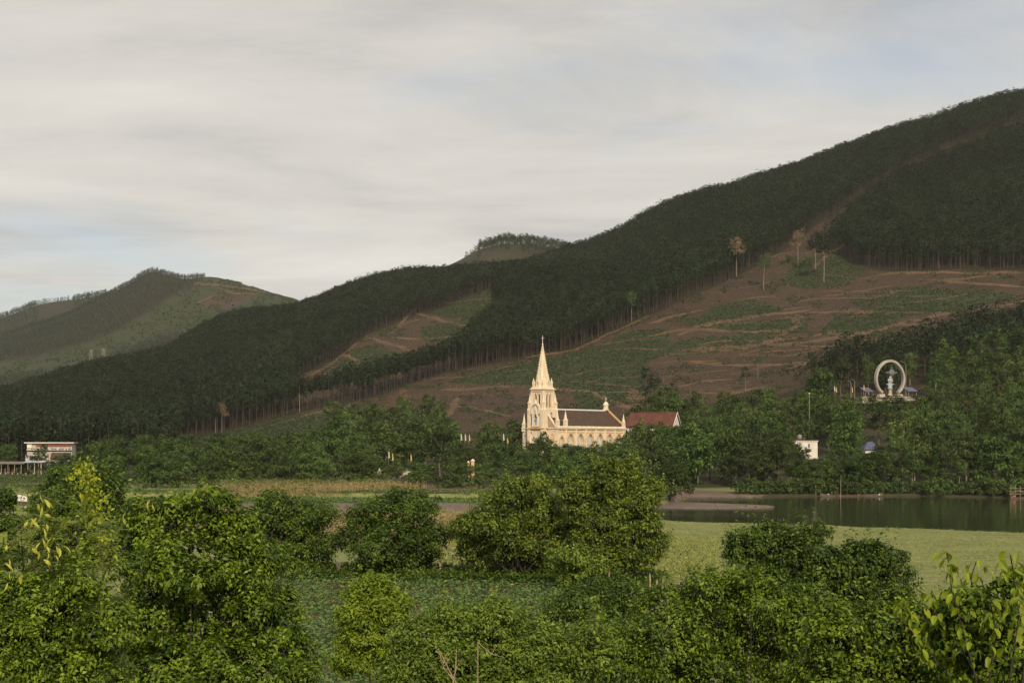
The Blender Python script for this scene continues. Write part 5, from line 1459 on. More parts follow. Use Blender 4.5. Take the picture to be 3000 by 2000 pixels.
for s, l in zip((-1, 1), lou):
    fr = MB(); fr.prism(l, FR+0.35, FR+0.41, 'xz'); f2 = cp(fr, 'louvre_window', 'dark_glass')
    for k in range(9):
        sl = MB(); sl.box(s*1.95, FR+0.2, 13.4+0.31*k, 0.5, 0.2, 0.09); cp(sl, 'slat', 'louvre', f2)
mb = MB(); mb.prism(niche, FR+0.66, FR+0.72, 'xz'); cp(mb, 'niche_back', 'dark_glass')
for s in (-1, 1):                                              # corner buttresses, front and side
    mb = MB(); mb.box(s*(t2-0.45), FR-0.22, ST/2-1.5, 1.0, 0.43, ST+2.6); mb.taper(s*(t2-0.45), FR-0.22, ST-0.4, ST+0.05, 1.12, 0.55, 1.0, 0.3); cp(mb, 'buttress', 'cream_light')
    mb = MB(); mb.box(t2+0.2, TC+s*(t2-0.45), ST/2-1.5, 0.4, 1.0, ST+2.6); mb.taper(t2+0.2, TC+s*(t2-0.45), ST-0.4, ST+0.05, 0.5, 1.12, 0.3, 1.0); cp(mb, 'buttress', 'cream_light')
for z in (EV-0.1,):
    mb = MB(); mb.box(0, FR-0.32, z, TW+0.55, 0.62, 0.34); cp(mb, 'cornice', 'ochre')
    mb = MB(); mb.box(t2+0.3, TC+0.35, z, 0.58, TW-0.1, 0.34); cp(mb, 'cornice', 'ochre')
# rounded hood over the niche, rising in front of the belfry
hood = [(-1.75, 16.6), (1.75, 16.6)] + [(1.75*math.cos(math.pi*i/12), 18.0+1.95*math.sin(math.pi*i/12)) for i in range(13)]
hin = [(-1.3, 16.75), (1.3, 16.75)] + [(1.3*math.cos(math.pi*i/12), 18.0+1.45*math.sin(math.pi*i/12)) for i in range(13)]
mb = MB(); mb.holed(hood, [hin], FR-0.5, FR+0.5, 'xz'); hd = cp(mb, 'hood', 'cream_light')
mb = MB(); mb.prism(hin, FR-0.05, FR-0.02, 'xz'); cp(mb, 'hood_back', 'cream', hd)
mb = MB(); mb.lathe([(0.45, 19.9), (0.35, 20.2), (0.22, 20.6), (0.28, 20.75), (0.05, 21.0)], 8, 0, FR-0.1); cp(mb, 'finial', 'white_paint', hd)
mb = MB(); mb.holed(arch(2.3, 12.7, 15.0, 17.2, 6), [niche], FR-0.16, FR-0.003, 'xz'); nf = cp(mb, 'niche', 'cream_light')
mb = MB(); mb.prism([(-0.95, 15.8), (-0.7, 15.8), (0, 18.2), (0.7, 15.8), (0.95, 15.8), (0, 19.2)], FR-0.55, FR-0.17, 'xz'); cp(mb, 'canopy', 'white_paint', nf)
for s in (-1, 1):
    mb = MB(); mb.box(s*1.0, FR-0.36, 14.6, 0.28, 0.3, 3.4); mb.lathe([(0.18, 16.3), (0.02, 17.2)], 6, s*1.0, FR-0.36); cp(mb, 'colonnette', 'white_paint', nf)
mb = MB(); mb.box(0, FR-0.4, 12.78, 2.9, 0.72, 0.3); cp(mb, 'ledge', 'ochre', nf)
def robed(mb, cx, cy, z0, h):
    """standing robed figure as one lathe body with head, folded arms and veil"""
    prof = [(0.20,0.0),(0.21,0.04),(0.175,0.25),(0.16,0.45),(0.15,0.58),(0.175,0.68),(0.19,0.76),(0.16,0.81),(0.07,0.85),(0.065,0.865),(0.088,0.90),(0.092,0.94),(0.075,0.98),(0.02,1.0)]
    mb.lathe([(r*h, z0+z*h) for r, z in prof], 12, cx, cy, 0, 1.0, 0.75)
    for s in (-1, 1):
        mb.tube([(cx+s*0.17*h, cy, z0+0.76*h), (cx+s*0.20*h, cy-0.06*h, z0+0.62*h), (cx+s*0.04*h, cy-0.17*h, z0+0.66*h)], [0.055*h, 0.045*h, 0.03*h], 6)
st = empty('saint_statue', (church.matrix_basis @ Vector((0, FR+0.25, 12.95))), -ALPHA, 'blue-robed saint statue in the niche of the church tower', 'statue')
mb = MB(); robed(mb, 0, 0, 0.25, 2.5); mb.build('body', M['statue_blue'], st, True)
mb = MB(); mb.lathe([(0.52, -0.02), (0.52, 0.12), (0.40, 0.25)], 8, 0, 0); mb.build('plinth', M['cream_light'], st)
# belfry with twin lancets each side
BW = 4.75; b2 = BW/2; BT = 24.0
for (axis, sgn) in (('xz', -1), ('yz', 1), ('xz', 1), ('yz', -1)):
    cc = 0.0 if axis == 'xz' else TC
    lan = [arch(0.95, 18.7, 21.9, 22.95, 5, cc + s*0.70) for s in (-1, 1)]
    half = b2 if axis == 'xz' else b2 - 0.61
    pl0 = (TC + sgn*b2, TC + sgn*(b2-0.6)) if axis == 'xz' else (sgn*b2, sgn*(b2-0.6))
    mb = MB(); mb.holed([(cc-half, ST-0.3), (cc+half, ST-0.3), (cc+half, BT), (cc-half, BT)], lan, pl0[0], pl0[1], axis); bw = cp(mb, 'belfry_wall', 'cream')
    for l, s in zip(lan, (-1, 1)):
        o_ = arch(0.98, 18.5, 22.0, 23.25, 5, cc + s*0.62) if False else arch(1.12, 18.58, 21.9, 23.1, 5, cc + s*0.70)
        mb = MB(); mb.holed(o_, [l], pl0[0]+sgn*0.10, pl0[0]+sgn*0.003, axis); cp(mb, 'lancet', 'cream_light', bw)
        mb = MB(); mb.prism(l, pl0[1]+sgn*0.1, pl0[1]+sgn*0.14, axis); cp(mb, 'louvre', 'dark_glass', bw)
for sx in (-1, 1):
    for sy in (-1, 1):
        mb = MB(); mb.box(sx*(b2-0.08), TC+sy*(b2-0.08), (ST+BT)/2-0.3, 0.55, 0.55, BT-ST-0.2); cp(mb, 'corner_shaft', 'cream_light')
        pinnacle(sx*(t2-0.35), TC+sy*(t2-0.35), ST, 5.0, 0.95)
mb = MB(); mb.taper(0, TC, BT-0.25, BT+0.0, BW+0.3, BW+0.3, BW+0.7, BW+0.7); mb.box(0, TC, BT+0.13, BW+0.8, BW+0.8, 0.25); cp(mb, 'belfry_cornice', 'cream_light')
for k in range(12):
    for (dx, dy) in ((-b2+0.22+0.39*k, -b2-0.22),):
        mb = MB(); mb.box(dx, TC+dy, BT-0.42, 0.17, 0.2, 0.22); cp(mb, 'dentil', 'cream_light')
        mb = MB(); mb.box(b2+0.22, TC-b2+0.22+0.39*k, BT-0.42, 0.2, 0.17, 0.22); cp(mb, 'dentil', 'cream_light')
# spire
SR = 2.25; S0 = BT+0.25; S1 = 37.7
mb = MB(); mb.lathe([(SR*1.30, S0), (SR*1.02, S0+1.1), (SR*0.80, S0+3.4), (0.07, S1)], 8, 0, TC, math.pi/8); sp_ = cp(mb, 'spire', 'cream')
for k in range(8):
    a = math.pi/8 + 2*math.pi*k/8
    mb = MB(); mb.tube([(SR*0.80*math.cos(a), TC+SR*0.80*math.sin(a), S0+3.4), (0.07*math.cos(a), TC+0.07*math.sin(a), S1)], [0.09, 0.05], 4)
    for j in range(13):
        t = 0.02 + j/13.3; r_ = SR*0.80*(1-t) + 0.05 + 0.09; z = S0+3.4 + (S1-S0-3.4)*t
        mb.box(r_*math.cos(a), TC+r_*math.sin(a), z, 0.22, 0.16, 0.22, a)
    cp(mb, 'crocket_rib', 'cream_light', sp_)
for k in range(4):                                             # lucarnes and broach pinnacles
    a = math.pi/2*k; ca, sa = math.cos(a), math.sin(a)
    mb = MB(); mb.m = Matrix.Translation((0, TC, 0)) @ Matrix.Rotation(a, 4, 'Z')
    mb.holed([(-0.62, S0), (0.62, S0), (0.62, S0+1.9), (0, S0+3.9), (-0.62, S0+1.9)], [arch(0.6, S0+0.35, S0+1.5, S0+2.1, 4)], SR*1.1, SR*1.1-0.35, 'yz')
    mb.prism([(-0.62, S0+1.9), (0.62, S0+1.9), (0, S0+3.8)], SR*1.1-0.36, 0.8, 'yz')
    mb.lathe([(0.10, S0+3.8), (0.14, S0+4.2), (0.02, S0+4.6)], 6, SR*1.1-0.17, 0)
    cp(mb, 'lucarne', 'cream_light', sp_)
    b_ = a + math.pi/4; d = BW*0.5*1.30
    mb = MB(); x, y = d*math.cos(b_), TC + d*math.sin(b_)
    mb.taper(x*0.93, TC+(y-TC)*0.93, S0, S0+0.5, 1.1, 1.1, 0.7, 0.7); mb.lathe([(0.42, S0+0.45), (0.42, S0+1.6), (0.5, S0+1.7), (0.03, S0+3.3)], 6, x*0.88, TC+(y-TC)*0.88)
    cp(mb, 'broach_pinnacle', 'cream_light', sp_)
mb = MB(); mb.lathe([(0.10, S1-0.3), (0.28, S1), (0.10, S1+0.3), (0.06, S1+0.8)], 8, 0, TC); cross_shape(mb, 0, TC, S1+0.6, 2.0, 0.12); cp(mb, 'cross', 'white_paint', sp_)

# ------------------------------------------------------------------ houses
def ground_at(px, y): 
    x = (px-1500)/F*y
    return Vector((x, y, g1(x, y)))
# hall with the red tiled roof
HY = 470.0; c = pt(1915, 1300, HY)
hall = empty('red_roofed_hall', (c.x, HY, 6.0), math.radians(-23), 'long white hall with weathered red tiled roof right of the church', 'house')
def hz_(py, y=HY): return CAMZ + (1300-py)/F*y - 6.0
e = hz_(1246); rg = hz_(1208); L = 16.2; w = 4.6
for s in (-1, 1):
    mb = MB(); mb.box(0, s*(w-0.8), e/2-1.5, L-0.6, 0.3, e+3.0); mb.build('wall', M['white_paint'], hall)
for s in (-1, 1):
    hole = [[(-0.5, e+0.4), (0.5, e+0.4), (0.5, e+1.7), (-0.5, e+1.7)]]
    mb = MB(); mb.holed([(-w+0.95, -3), (w-0.95, -3), (w-0.95, e), (0, rg-0.35), (-w+0.95, e)], hole, s*(L/2-0.3), s*(L/2-0.55), 'yz'); gw = mb.build('gable_wall', M['white_paint'], hall)
    fr = MB(); fr.box(s*(L/2-0.48), 0, e+1.05, 0.06, 1.0, 1.3); fr.build('shutter', M['wood_post'], gw)
for s in (-1, 1):
    mb = MB(); mb.prism([(s*(w+0.15), e-0.25), (0, rg), (0, rg-0.22), (s*(w+0.15), e-0.47)], -L/2, L/2, 'yz'); r_ = mb.build('roof_slope', M['tile_red'], hall)
    for k in range(22):                                        # tile courses running down the slope
        x = -L/2 + 0.35 + k*(L-0.7)/21
        t = MB(); t.tube([(x, s*(w+0.12), e-0.23), (x, 0.0, rg+0.03)], 0.085, 4); t.build('tile_course', M['tile_red'], r_)
mb = MB(); mb.tube([(-L/2, 0, rg+0.05), (L/2, 0, rg+0.05)], 0.16, 6); mb.build('ridge', M['tile_red'], hall)
for s in (-1, 1):
    mb = MB(); mb.prism([(s*(w+0.2), e-0.5), (s*(w+0.2), e-0.2), (0, rg+0.1), (0, rg-0.25)], L/2+0.0, L/2+0.14, 'yz'); mb.build('bargeboard', M['white_paint'], hall)
# flat-roofed white house with water tank
y = 434.0; c = ground_at(2362, y)
wh = empty('white_house', c, math.radians(-8), 'white flat-roofed house with a steel water tank on its roof', 'house')
T = CAMZ + (1300-1292)/F*y - c.z
mb = MB(); win_ = [[(0.55, T-2.0), (1.1, T-2.0), (1.1, T-0.8), (0.55, T-0.8)]]
mb.holed([(-3.4, -1), (3.4, -1), (3.4, T), (-3.4, T)], win_, 0, 0.25, 'xz'); mb.build('front_wall', M['white_paint'], wh)
mb = MB(); mb.box(3.275, 3.6, T/2-0.5, 0.25, 6.68, T+1); mb.build('side_wall', M['white_paint'], wh)
mb = MB(); mb.box(-3.275, 3.6, T/2-0.5, 0.25, 6.68, T+1); mb.build('side_wall', M['white_paint'], wh)
mb = MB(); mb.box(0, 3.5, T+0.10, 7.3, 7.6, 0.2); mb.build('roof_slab', M['white_paint'], wh)
fr = MB(); fr.box(0.825, 0.1, T-1.4, 0.5, 0.05, 1.15); f2 = fr.build('window', M['dark_glass'], wh)
fr = MB(); fr.box(0.825, 0.05, T-1.4, 0.05, 0.04, 1.2); fr.box(0.825, 0.051, T-1.4, 0.55, 0.03, 0.05); fr.build('frame', M['white_paint'], f2)
mb = MB(); mb.prism([(-0.1, T-5.0), (-1.9, T-5.5), (-1.9, T-5.6), (-0.1, T-5.15)], 0.6, 3.6, 'yz'); mb.build('canopy', M['grey_wall'], wh)
tk = empty('water_tank', wh.matrix_basis @ Vector((-1.9, 1.5, T+0.2)), math.radians(-8), 'round steel water tank on the white house roof', 'tank')
mb = MB(); mb.lathe([(0.1, 0.45), (0.72, 0.55), (0.78, 0.7), (0.78, 1.5), (0.7, 1.65), (0.2, 1.85), (0.18, 1.95)], 14, 0, 0); mb.build('body', M['steel'], tk, True)
for k in range(4):
    a = k*1.571+0.7; mb = MB(); mb.tube([(0.6*math.cos(a), 0.6*math.sin(a), 0), (0.55*math.cos(a), 0.55*math.sin(a), 0.62)], 0.04, 5); mb.build('leg', M['steel'], tk)
# house with the blue hipped roof
y = 441.0; c = ground_at(2556, y)
bh = empty('blue_roofed_house', c, math.radians(6), 'small white house with a dark blue hipped roof among trees', 'house')
T = CAMZ + (1300-1316)/F*y - c.z; R_ = CAMZ + (1300-1299)/F*y - c.z
for (cx, cy, sx, sy) in ((0, 0.1, 4.6, 0.2), (2.2, 2.0, 0.2, 3.6), (-2.2, 2.0, 0.2, 3.6), (0, 3.9, 4.6, 0.2)):
    mb = MB(); mb.box(cx, cy, T/2-0.5, sx, sy, T+1.0); mb.build('wall', M['white_paint'], bh)
mb = MB(); mb.add([(-2.9, -0.5, T), (2.9, -0.5, T), (2.9, 4.5, T), (-2.9, 4.5, T), (-0.7, 2, R_+0.6), (0.7, 2, R_+0.6)], [(0,1,5,4),(1,2,5),(2,3,4,5),(3,0,4),(3,2,1,0)]); mb.build('roof', M['blue_roof'], bh)
mb = MB(); mb.box(0, -0.55, T-0.06, 5.9, 0.09, 0.16); mb.build('fascia', M['blue_roof'], bh)
# long white building on the left
y = 476.0; c = ground_at(142, y); sc_ = y/F
sch = empty('white_building', c, math.radians(9), 'two-storey white building with red band under its overhanging roof', 'building')
def zz(py): return CAMZ + (1300-py)*sc_ - c.z
x0, x1 = -6.9, 7.6
cell = []
for k in range(6): cell.append([(x0+0.9+k*2.3, zz(1322)), (x0+2.6+k*2.3, zz(1322)), (x0+2.6+k*2.3, zz(1313)), (x0+0.9+k*2.3, zz(1313))])
mb = MB(); mb.holed([(x0, -1), (x1, -1), (x1, zz(1298)), (x0, zz(1298))], cell, 0.0, 0.3, 'xz'); mb.build('front_wall', M['concrete'], sch)
for k, q in enumerate(cell):
    mb = MB(); mb.prism(q, 0.15, 0.19, 'xz'); f2 = mb.build('window', M['dark_glass'], sch)
    mb = MB(); mb.box((q[0][0]+q[1][0])/2, 0.08, (q[0][1]+q[2][1])/2, 0.07, 0.06, q[2][1]-q[0][1]); mb.build('mullion', M['white_paint'], f2)
mb = MB(); mb.box((x0+x1)/2, 4.2, zz(1296.5), x1-x0+1.6, 10.4, 0.32); mb.build('roof_slab', M['white_paint'], sch)
mb = MB(); mb.box((x0+x1)/2+1.4, -0.12, zz(1304.5), x1-x0-3.0, 0.2, 0.7); mb.build('red_band', M['red_band'], sch)
mb = MB(); mb.box(x0+0.8, -0.14, zz(1305), 1.5, 0.25, 1.5); mb.build('end_panel', M['white_paint'], sch)
mb = MB(); mb.box((x0+x1)/2, -0.5, zz(1317), x1-x0, 0.9, 0.18); mb.build('balcony_slab', M['white_paint'], sch)
for k in range(5):
    mb = MB(); mb.box(x0+1.2+k*3.0, -0.82, (zz(1317)+zz(1309))/2, 0.22, 0.2, zz(1309)-zz(1317)); mb.build('column', M['white_paint'], sch)
for s in (x0+0.15, x1-0.15):
    mb = MB(); mb.box(s, 4.3, zz(1298)/2-0.5, 0.3, 8.0, zz(1298)+1); mb.build('side_wall', M['white_paint'], sch)
c2 = ground_at(176, 462)
an = empty('annex', c2, math.radians(9), 'low annex with a dark red sloping roof before the white building', 'building')
T = CAMZ + (1300-1343)/F*462 - c2.z
mb = MB(); mb.box(0, 2.0, T/2-0.5, 5.6, 3.6, T+1); mb.build('wall', M['grey_wall'], an)
mb = MB(); mb.prism([(-0.4, T-0.1), (2.6, T+1.8), (2.6, T+1.95), (-0.4, T+0.05)], -3.1, 3.1, 'yz'); mb.build('roof', M['tile_brown'], an)
# open roadside shed, pole and kerb stones
y = 425.0; c = ground_at(52, y)
sh = empty('roadside_shed', c, math.radians(-2), 'long open shed with grey sheet roof beside the left road', 'shed')
T = CAMZ + (1300-1357)/F*y - c.z
mb = MB(); mb.prism([(-1.2, T-0.15), (3.2, T+0.45), (3.2, T+0.55), (-1.2, T-0.05)], -9.0, 2.4, 'yz'); mb.build('roof', M['thatch'], sh)
mb = MB(); mb.prism([(-1.2, T+0.25), (3.2, T+0.75), (3.2, T+0.85), (-1.2, T+0.35)], 2.0, 8.0, 'yz'); mb.build('roof', M['grey_wall'], sh)
for k in range(9):
    x = -8.6+k*2.0; mb = MB(); mb.tube([(x, -0.9, -0.5), (x, -0.9, T)], 0.09 if k < 7 else 0.14, 6); mb.build('post', M['wood_post'] if k < 6 else M['concrete'], sh)
mb = MB(); mb.box(-3.2, 2.9, T/2-0.2, 11.5, 0.12, T+0.3); mb.build('back_wall', M['boat_hull'], sh)
for k in range(14):
    x = -8.4+k*0.8 + 0.2*(k % 3); mb = MB(); mb.tube([(x, -0.2, -0.2), (x+0.2*(k % 2)-0.1, 0.0, 1.3+0.2*(k % 4))], 0.05, 4); mb.build('stake', M['dead_wood'], sh)
kb = MB(); kb.lathe([(0.13, -0.2), (0.13, 0.34), (0.09, 0.46), (0.02, 0.5)], 8); kbm = kb.mesh('kerb_stone')
for k, p in enumerate((1, 17, 36, 52, 76, 98, 121)):
    q = ground_at(p, 418.5)
    o = link('kerb_stone', kbm, M['stone_pale']); o.location = q
    tag(o, 'small white marker stone on the left road verge, %s from left' % ORD[k], 'marker', 'white marker stones along the road')
def pole(px, y, top, r, mat, name, label, cat, lean=0.0, arm=None, group=None):
    q = ground_at(px, y); h = CAMZ + (1300-top)/F*y - q.z
    o = empty(name, q, 0, label, cat, group)
    mb = MB(); mb.tube([(0, 0, -0.5), (lean*0.5, 0, h/2), (lean, 0, h)], [r, r*0.9, r*0.7], 7); mb.build('post', M[mat], o)
    return o, h
pole(113, 424, 1343, 0.10, 'wood_post', 'utility_pole', 'thin wooden utility pole beside the roadside shed', 'pole')
tr_, h = pole(86, 440, 1332, 0.12, 'pole_grey', 'transformer_pole', 'grey transformer mounted on poles behind the shed', 'transformer')
mb = MB(); mb.tube([(-1.1, 0, -0.5), (-1.1, 0, h)], 0.1, 6); mb.build('post', M['pole_grey'], tr_)
mb = MB(); mb.box(-0.55, 0, h-1.5, 1.1, 0.7, 0.9); mb.lathe([(0.14, h-1.05), (0.08, h-0.6)], 6, -0.8, 0); mb.lathe([(0.14, h-1.05), (0.08, h-0.6)], 6, -0.3, 0); mb.build('transformer_body', M['grey_wall'], tr_)
# white-covered riverside hut
y = 300.0; c = ground_at(52, y)
hut = empty('riverside_hut', c, math.radians(-6), 'low riverside hut with one white sheeted end, far left', 'hut')
mb = MB(); mb.prism([(0.0, 0.35), (2.1, 0.1), (2.1, 1.2), (0.0, 1.75)], -0.1, 0.0, 'xz'); mb.build('white_sheet', M['white_paint'], hut)
mb = MB(); mb.prism([(-2.3, 1.25), (-0.02, 1.5), (-0.02, 1.68), (-2.3, 1.45)], -0.4, 2.2, 'xz'); mb.build('roof', M['thatch'], hut)
for (x, yy) in ((-2.1, 0), (-1.0, 0), (0.05, 0.1), (2.0, 0.1), (-2.1, 1.8), (0.05, 1.8)):
    mb = MB(); mb.tube([(x, yy, -0.3), (x, yy, 1.4)], 0.05, 5); mb.build('post', M['wood_post'], hut)
mb = MB(); mb.box(-1.1, 1.7, 0.7, 2.2, 0.08, 1.3); mb.build('back_wall', M['boat_hull'], hut)

# ------------------------------------------------------------------ monument on the knoll
y = 524.0; mz = CAMZ + (1300-1163)/F*y
ms = y/F
mo = empty('oval_arch', ((2607-1500)/F*y, y, mz), math.radians(14), 'large pale oval arch standing open on the wooded knoll', 'monument')
n = 40; rin, rout = [], []
for i in range(n+1):
    a = math.radians(-58) + math.radians(296)*i/n
    egg = 1.0 - 0.06*math.sin(a)
    rin.append((5.25*math.cos(a)*egg, 7.0+5.9*math.sin(a))); rout.append((5.95*math.cos(a)*egg, 7.0+6.75*math.sin(a)))
mb = MB(); vs = []; fs = []
for (a, b) in zip(rin, rout): vs += [(a[0], -0.7, a[1]), (b[0], -0.7, b[1]), (b[0], 0.9, b[1]), (a[0], 0.9, a[1])]
for i in range(n):
    for k in range(4): fs.append((i*4+k, i*4+(k+1) % 4, (i+1)*4+(k+1) % 4, (i+1)*4+k))
fs += [(0,1,2,3), (n*4+3, n*4+2, n*4+1, n*4)]
mb.add(vs, fs); ring = mb.build('ring', M['stone_pale'], mo)
mb = MB()
for rr in (0.28, 0.72):
    P = [(a[0]*(1-rr)+b[0]*rr, -0.74, a[1]*(1-rr)+b[1]*rr) for a, b in zip(rin, rout)]
    mb.tube(P, 0.07, 4)
mb.build('moulding', M['concrete'], ring)
for s in (-1, 1):
    mb = MB(); mb.box(s*3.6, 0.1, 0.4, 2.2, 2.2, 1.4); mb.build('footing', M['concrete'], mo)
cr = empty('sunburst_cross', (mo.location.x+1.2, y+2.2, mz), math.radians(14), 'grey metal cross with round sunburst disc inside the oval arch', 'cross')
mb = MB(); mb.box(0, 0, 5.9, 0.42, 0.42, 12.2); mb.build('upright', M['cross_metal'], cr)
mb = MB(); mb.box(0, -0.004, 9.2, 4.6, 0.40, 0.42); mb.build('arm', M['cross_metal'], cr)
mb = MB(); mb.m = Matrix.Translation((0, -0.3, 9.2)) @ Matrix.Rotation(math.pi/2, 4, 'X'); mb.lathe([(1.05, -0.08), (1.12, 0.0), (1.05, 0.1), (0.5, 0.2)], 18); mb.build('disc', M['cross_metal'], cr)
for k in range(16):
    a = 2*math.pi*k/16+0.1; mb = MB(); mb.tube([(1.1*math.cos(a), -0.3, 9.2+1.1*math.sin(a)), (1.75*math.cos(a), -0.3, 9.2+1.75*math.sin(a))], [0.06, 0.02], 4); mb.build('ray', M['cross_metal'], cr)
sm = empty('monument_statue', (mo.location.x-0.4, y-1.8, mz), math.radians(14), 'tall painted statue of a robed figure holding a child, inside the arch', 'statue')
mb = MB(); mb.lathe([(0.9, -1.0), (0.85, 0.9), (0.55, 1.2), (0.42, 2.6), (0.62, 2.8), (0.62, 3.0)], 10); mb.build('pedestal', M['statue_gold'], sm)
mb = MB(); robed(mb, 0, 0, 2.9, 4.6); mb.build('body', M['statue_blue'], sm, True)
mb = MB(); mb.sphere((0, -0.12, 7.25), 0.36, 10, 6, 1.15); mb.build('head', M['skin_tone'], sm, True)
mb = MB(); robed(mb, 0.25, -0.75, 5.4, 1.5); mb.build('child', M['skin_tone'], sm, True)
for s in (-1, 1):
    mb = MB(); mb.prism([(s*0.4, 4.4), (s*1.9, 4.75), (s*0.5, 4.75)], -0.1, 0.05, 'xz'); mb.build('ray', M['louvre'], sm)
pf = empty('terrace', ((2600-1500)/F*y, y, mz), math.radians(6), 'pale concrete terrace wall below the oval arch', 'terrace')
mb = MB(); mb.box(0.5, 1.0, -1.2, 22, 8.0, 2.2); mb.build('slab', M['concrete'], pf)
mb = MB(); mb.box(-1.0, -3.3, -0.05, 18, 0.3, 0.35); mb.build('parapet', M['stone_pale'], pf)
mb = MB(); mb.box(6.2, -3.4, -1.0, 7.5, 0.5, 1.2); mb.build('retaining_wall', M['stone_pale'], pf)
for s, lab in ((-1, 'grey sloping shelter roof left of the oval arch'), (1, 'grey sloping shelter roof right of the oval arch')):
    sv = empty('shelter', (mo.location.x + s*7.6, y+1.5 - s*1.5, mz-0.1), math.radians(14), lab, 'shelter', 'shelters flanking the arch')
    mb = MB(); mb.prism([(-2.0, 2.1), (2.2, 3.7), (2.2, 3.85), (-2.0, 2.25)], -1.9, 1.9, 'yz'); mb.build('roof', M['blue_roof'], sv)
    for (a, b) in ((-1.6, -1.5), (1.6, -1.5), (-1.6, 1.5), (1.6, 1.5)):
        mb = MB(); mb.tube([(a, b, -0.4), (a, b, 2.5 if b < 0 else 3.4)], 0.08, 6); mb.build('post', M['wood_post'], sv)
def lamp(px, y, base, top, arm, name, label, globe=False):
    z0 = CAMZ + (1300-base)/F*y; h = (base-top)/F*y; x = (px-1500)/F*y
    z0 = min(z0, g1(x, y) + 1.5); h = CAMZ + (1300-top)/F*y - z0
    o = empty(name, (x, y, z0), 0, label, 'lamp post', 'lamp posts around the monument')
    mb = MB(); mb.tube([(0, 0, -0.8), (0, 0, h*0.9)] + ([(0, 0, h)] if not arm else [(arm*0.3, 0, h*0.97), (arm, 0, h)]), [0.08, 0.06] + ([0.05] if not arm else [0.05, 0.04]), 7); mb.build('post', M['pole_grey'], o)
    mb = MB()
    if globe: mb.sphere((0, 0, h+0.2), 0.3, 10, 6)
    elif True: mb.box(arm*1.15, 0, h, 0.7, 0.25, 0.12)
    mb.build('lamp_head', M['flag_white'] if globe else M['cross_metal'], o)
lamp(2654, 518, 1165, 1058, -1.6, 'street_lamp', 'tall curved street lamp right of the oval arch')
lamp(2504, 515, 1165, 1112, -0.6, 'street_lamp', 'short street lamp standing left of the oval arch')
lamp(2493, 519, 1160, 1115, -0.9, 'street_lamp', 'slim street lamp between the flags left of the arch')
lamp(2371, 476, 1205, 1154, 0, 'street_lamp', 'single white globe lamp on a thin post left of the monument', True)
fb = 0
def flag(px, y, base, top, col, label, group, ph=0.0):
    x = (px-1500)/F*y; zt = CAMZ + (1300-top)/F*y; z0 = min(CAMZ + (1300-base)/F*y, zt-2.5); z0 = max(min(z0, zt-2.5), g1(x, y)-0.2) if zt - g1(x, y) < 14 else z0
    h = zt - z0
    o = empty('banner_flag', (x, y, z0), 0, label, 'flag', group)
    mb = MB(); mb.tube([(0, 0, -0.4), (0, 0, h)], [0.05, 0.035], 6); mb.build('pole', M['pole_grey'], o)
    mb = MB(); vs = []; fs = []
    for i in range(8):
        t = i/7; w = 0.18 + 0.2*t
        for k in range(3): vs.append((0.04 + w*k/2, 0.12*math.sin(3*t+k+ph), h - 0.05 - 1.8*t))
    for i in range(7):
        for k in range(2): a = i*3+k; fs.append((a, a+1, a+4, a+3))
    mb.add(vs, fs); cl = mb.build('cloth', M[col], o)
    sd_ = cl.modifiers.new('cloth_thickness', 'SOLIDIFY'); sd_.thickness = 0.02
for k, (p, yy, b, t, cl) in enumerate([(2444, 512, 1162, 1130, 'flag_white'), (2449, 513, 1165, 1134, 'flag_yellow'), (2496, 514, 1165, 1134, 'flag_yellow'), (2530, 516, 1165, 1127, 'flag_yellow'), (2643, 506, 1185, 1166, 'flag_yellow')]):
    flag(p, yy, b, t, cl, ['white banner flag, leftmost below the monument', 'yellow banner flag beside the leftmost white one', 'yellow banner flag between the two small lamps', 'yellow banner flag just left of the oval arch', 'small yellow flag below the terrace wall'][k], 'flags by the monument', k)
for k, (p, yy, b, t, cl, lb_) in enumerate([(1138, 395, 1352, 1322, 'flag_white', 'white pole banner over the trees behind the maize'), (1149, 395, 1352, 1328, 'flag_yellow', 'yellow banner flag beside the white one behind the maize'), (1203, 395, 1350, 1330, 'flag_yellow', 'short yellow banner flag right of the pair behind the maize'), (1350, 410, 1300, 1270, 'flag_white', 'tall white banner, left of three in the trees left of the church'), (1362, 410, 1300, 1271, 'flag_white', 'tall white banner, middle of three left of the church'), (1374, 410, 1300, 1272, 'flag_yellow', 'thin yellow banner, right of three left of the church'), (1474, 412, 1300, 1270, 'flag_white', 'white banner near the church corner'), (1486, 412, 1300, 1282, 'flag_yellow', 'pale yellow banner closest to the church corner')]):
    flag(p, yy, b, t, cl, lb_, 'banner flags around the church', k)
# orange gate piers glimpsed between the trees
for k, (p, w_, b, t) in enumerate([(1372, 0.9, 1390, 1358), (1385, 1.2, 1392, 1352)]):
    q = ground_at(p, 372); h = CAMZ + (1300-t)/F*372 - q.z
    o = empty('gate_pier', q, 0, ['slimmer ochre gate pier among the trees left of the church', 'thicker ochre gate pier among the trees left of the church'][k], 'gate pier', 'ochre gate piers')
    mb = MB(); mb.box(0, 0, h/2-0.2, w_*0.7, w_*0.7, h+0.4); mb.build('shaft', M['ochre'], o)
    mb = MB(); mb.taper(0, 0, h-0.0, h+0.25, w_*0.75, w_*0.75, w_, w_); mb.taper(0, 0, h+0.25, h+0.8, w_, w_, 0.1, 0.1); mb.build('cap', M['cream_light'], o)
q = ground_at(1165, 392)
gwl = empty('churchyard_wall', q, math.radians(4), 'pale churchyard wall glimpsed under the trees behind the maize', 'wall')
mb = MB(); mb.box(0, 0, 0.9, 11, 0.25, 2.4); mb.build('wall_panel', M['concrete'], gwl)
for k in range(5):
    mb = MB(); mb.box(-5+2.5*k, 0, 1.2, 0.4, 0.4, 3.0); mb.build('pier', M['concrete'], gwl)

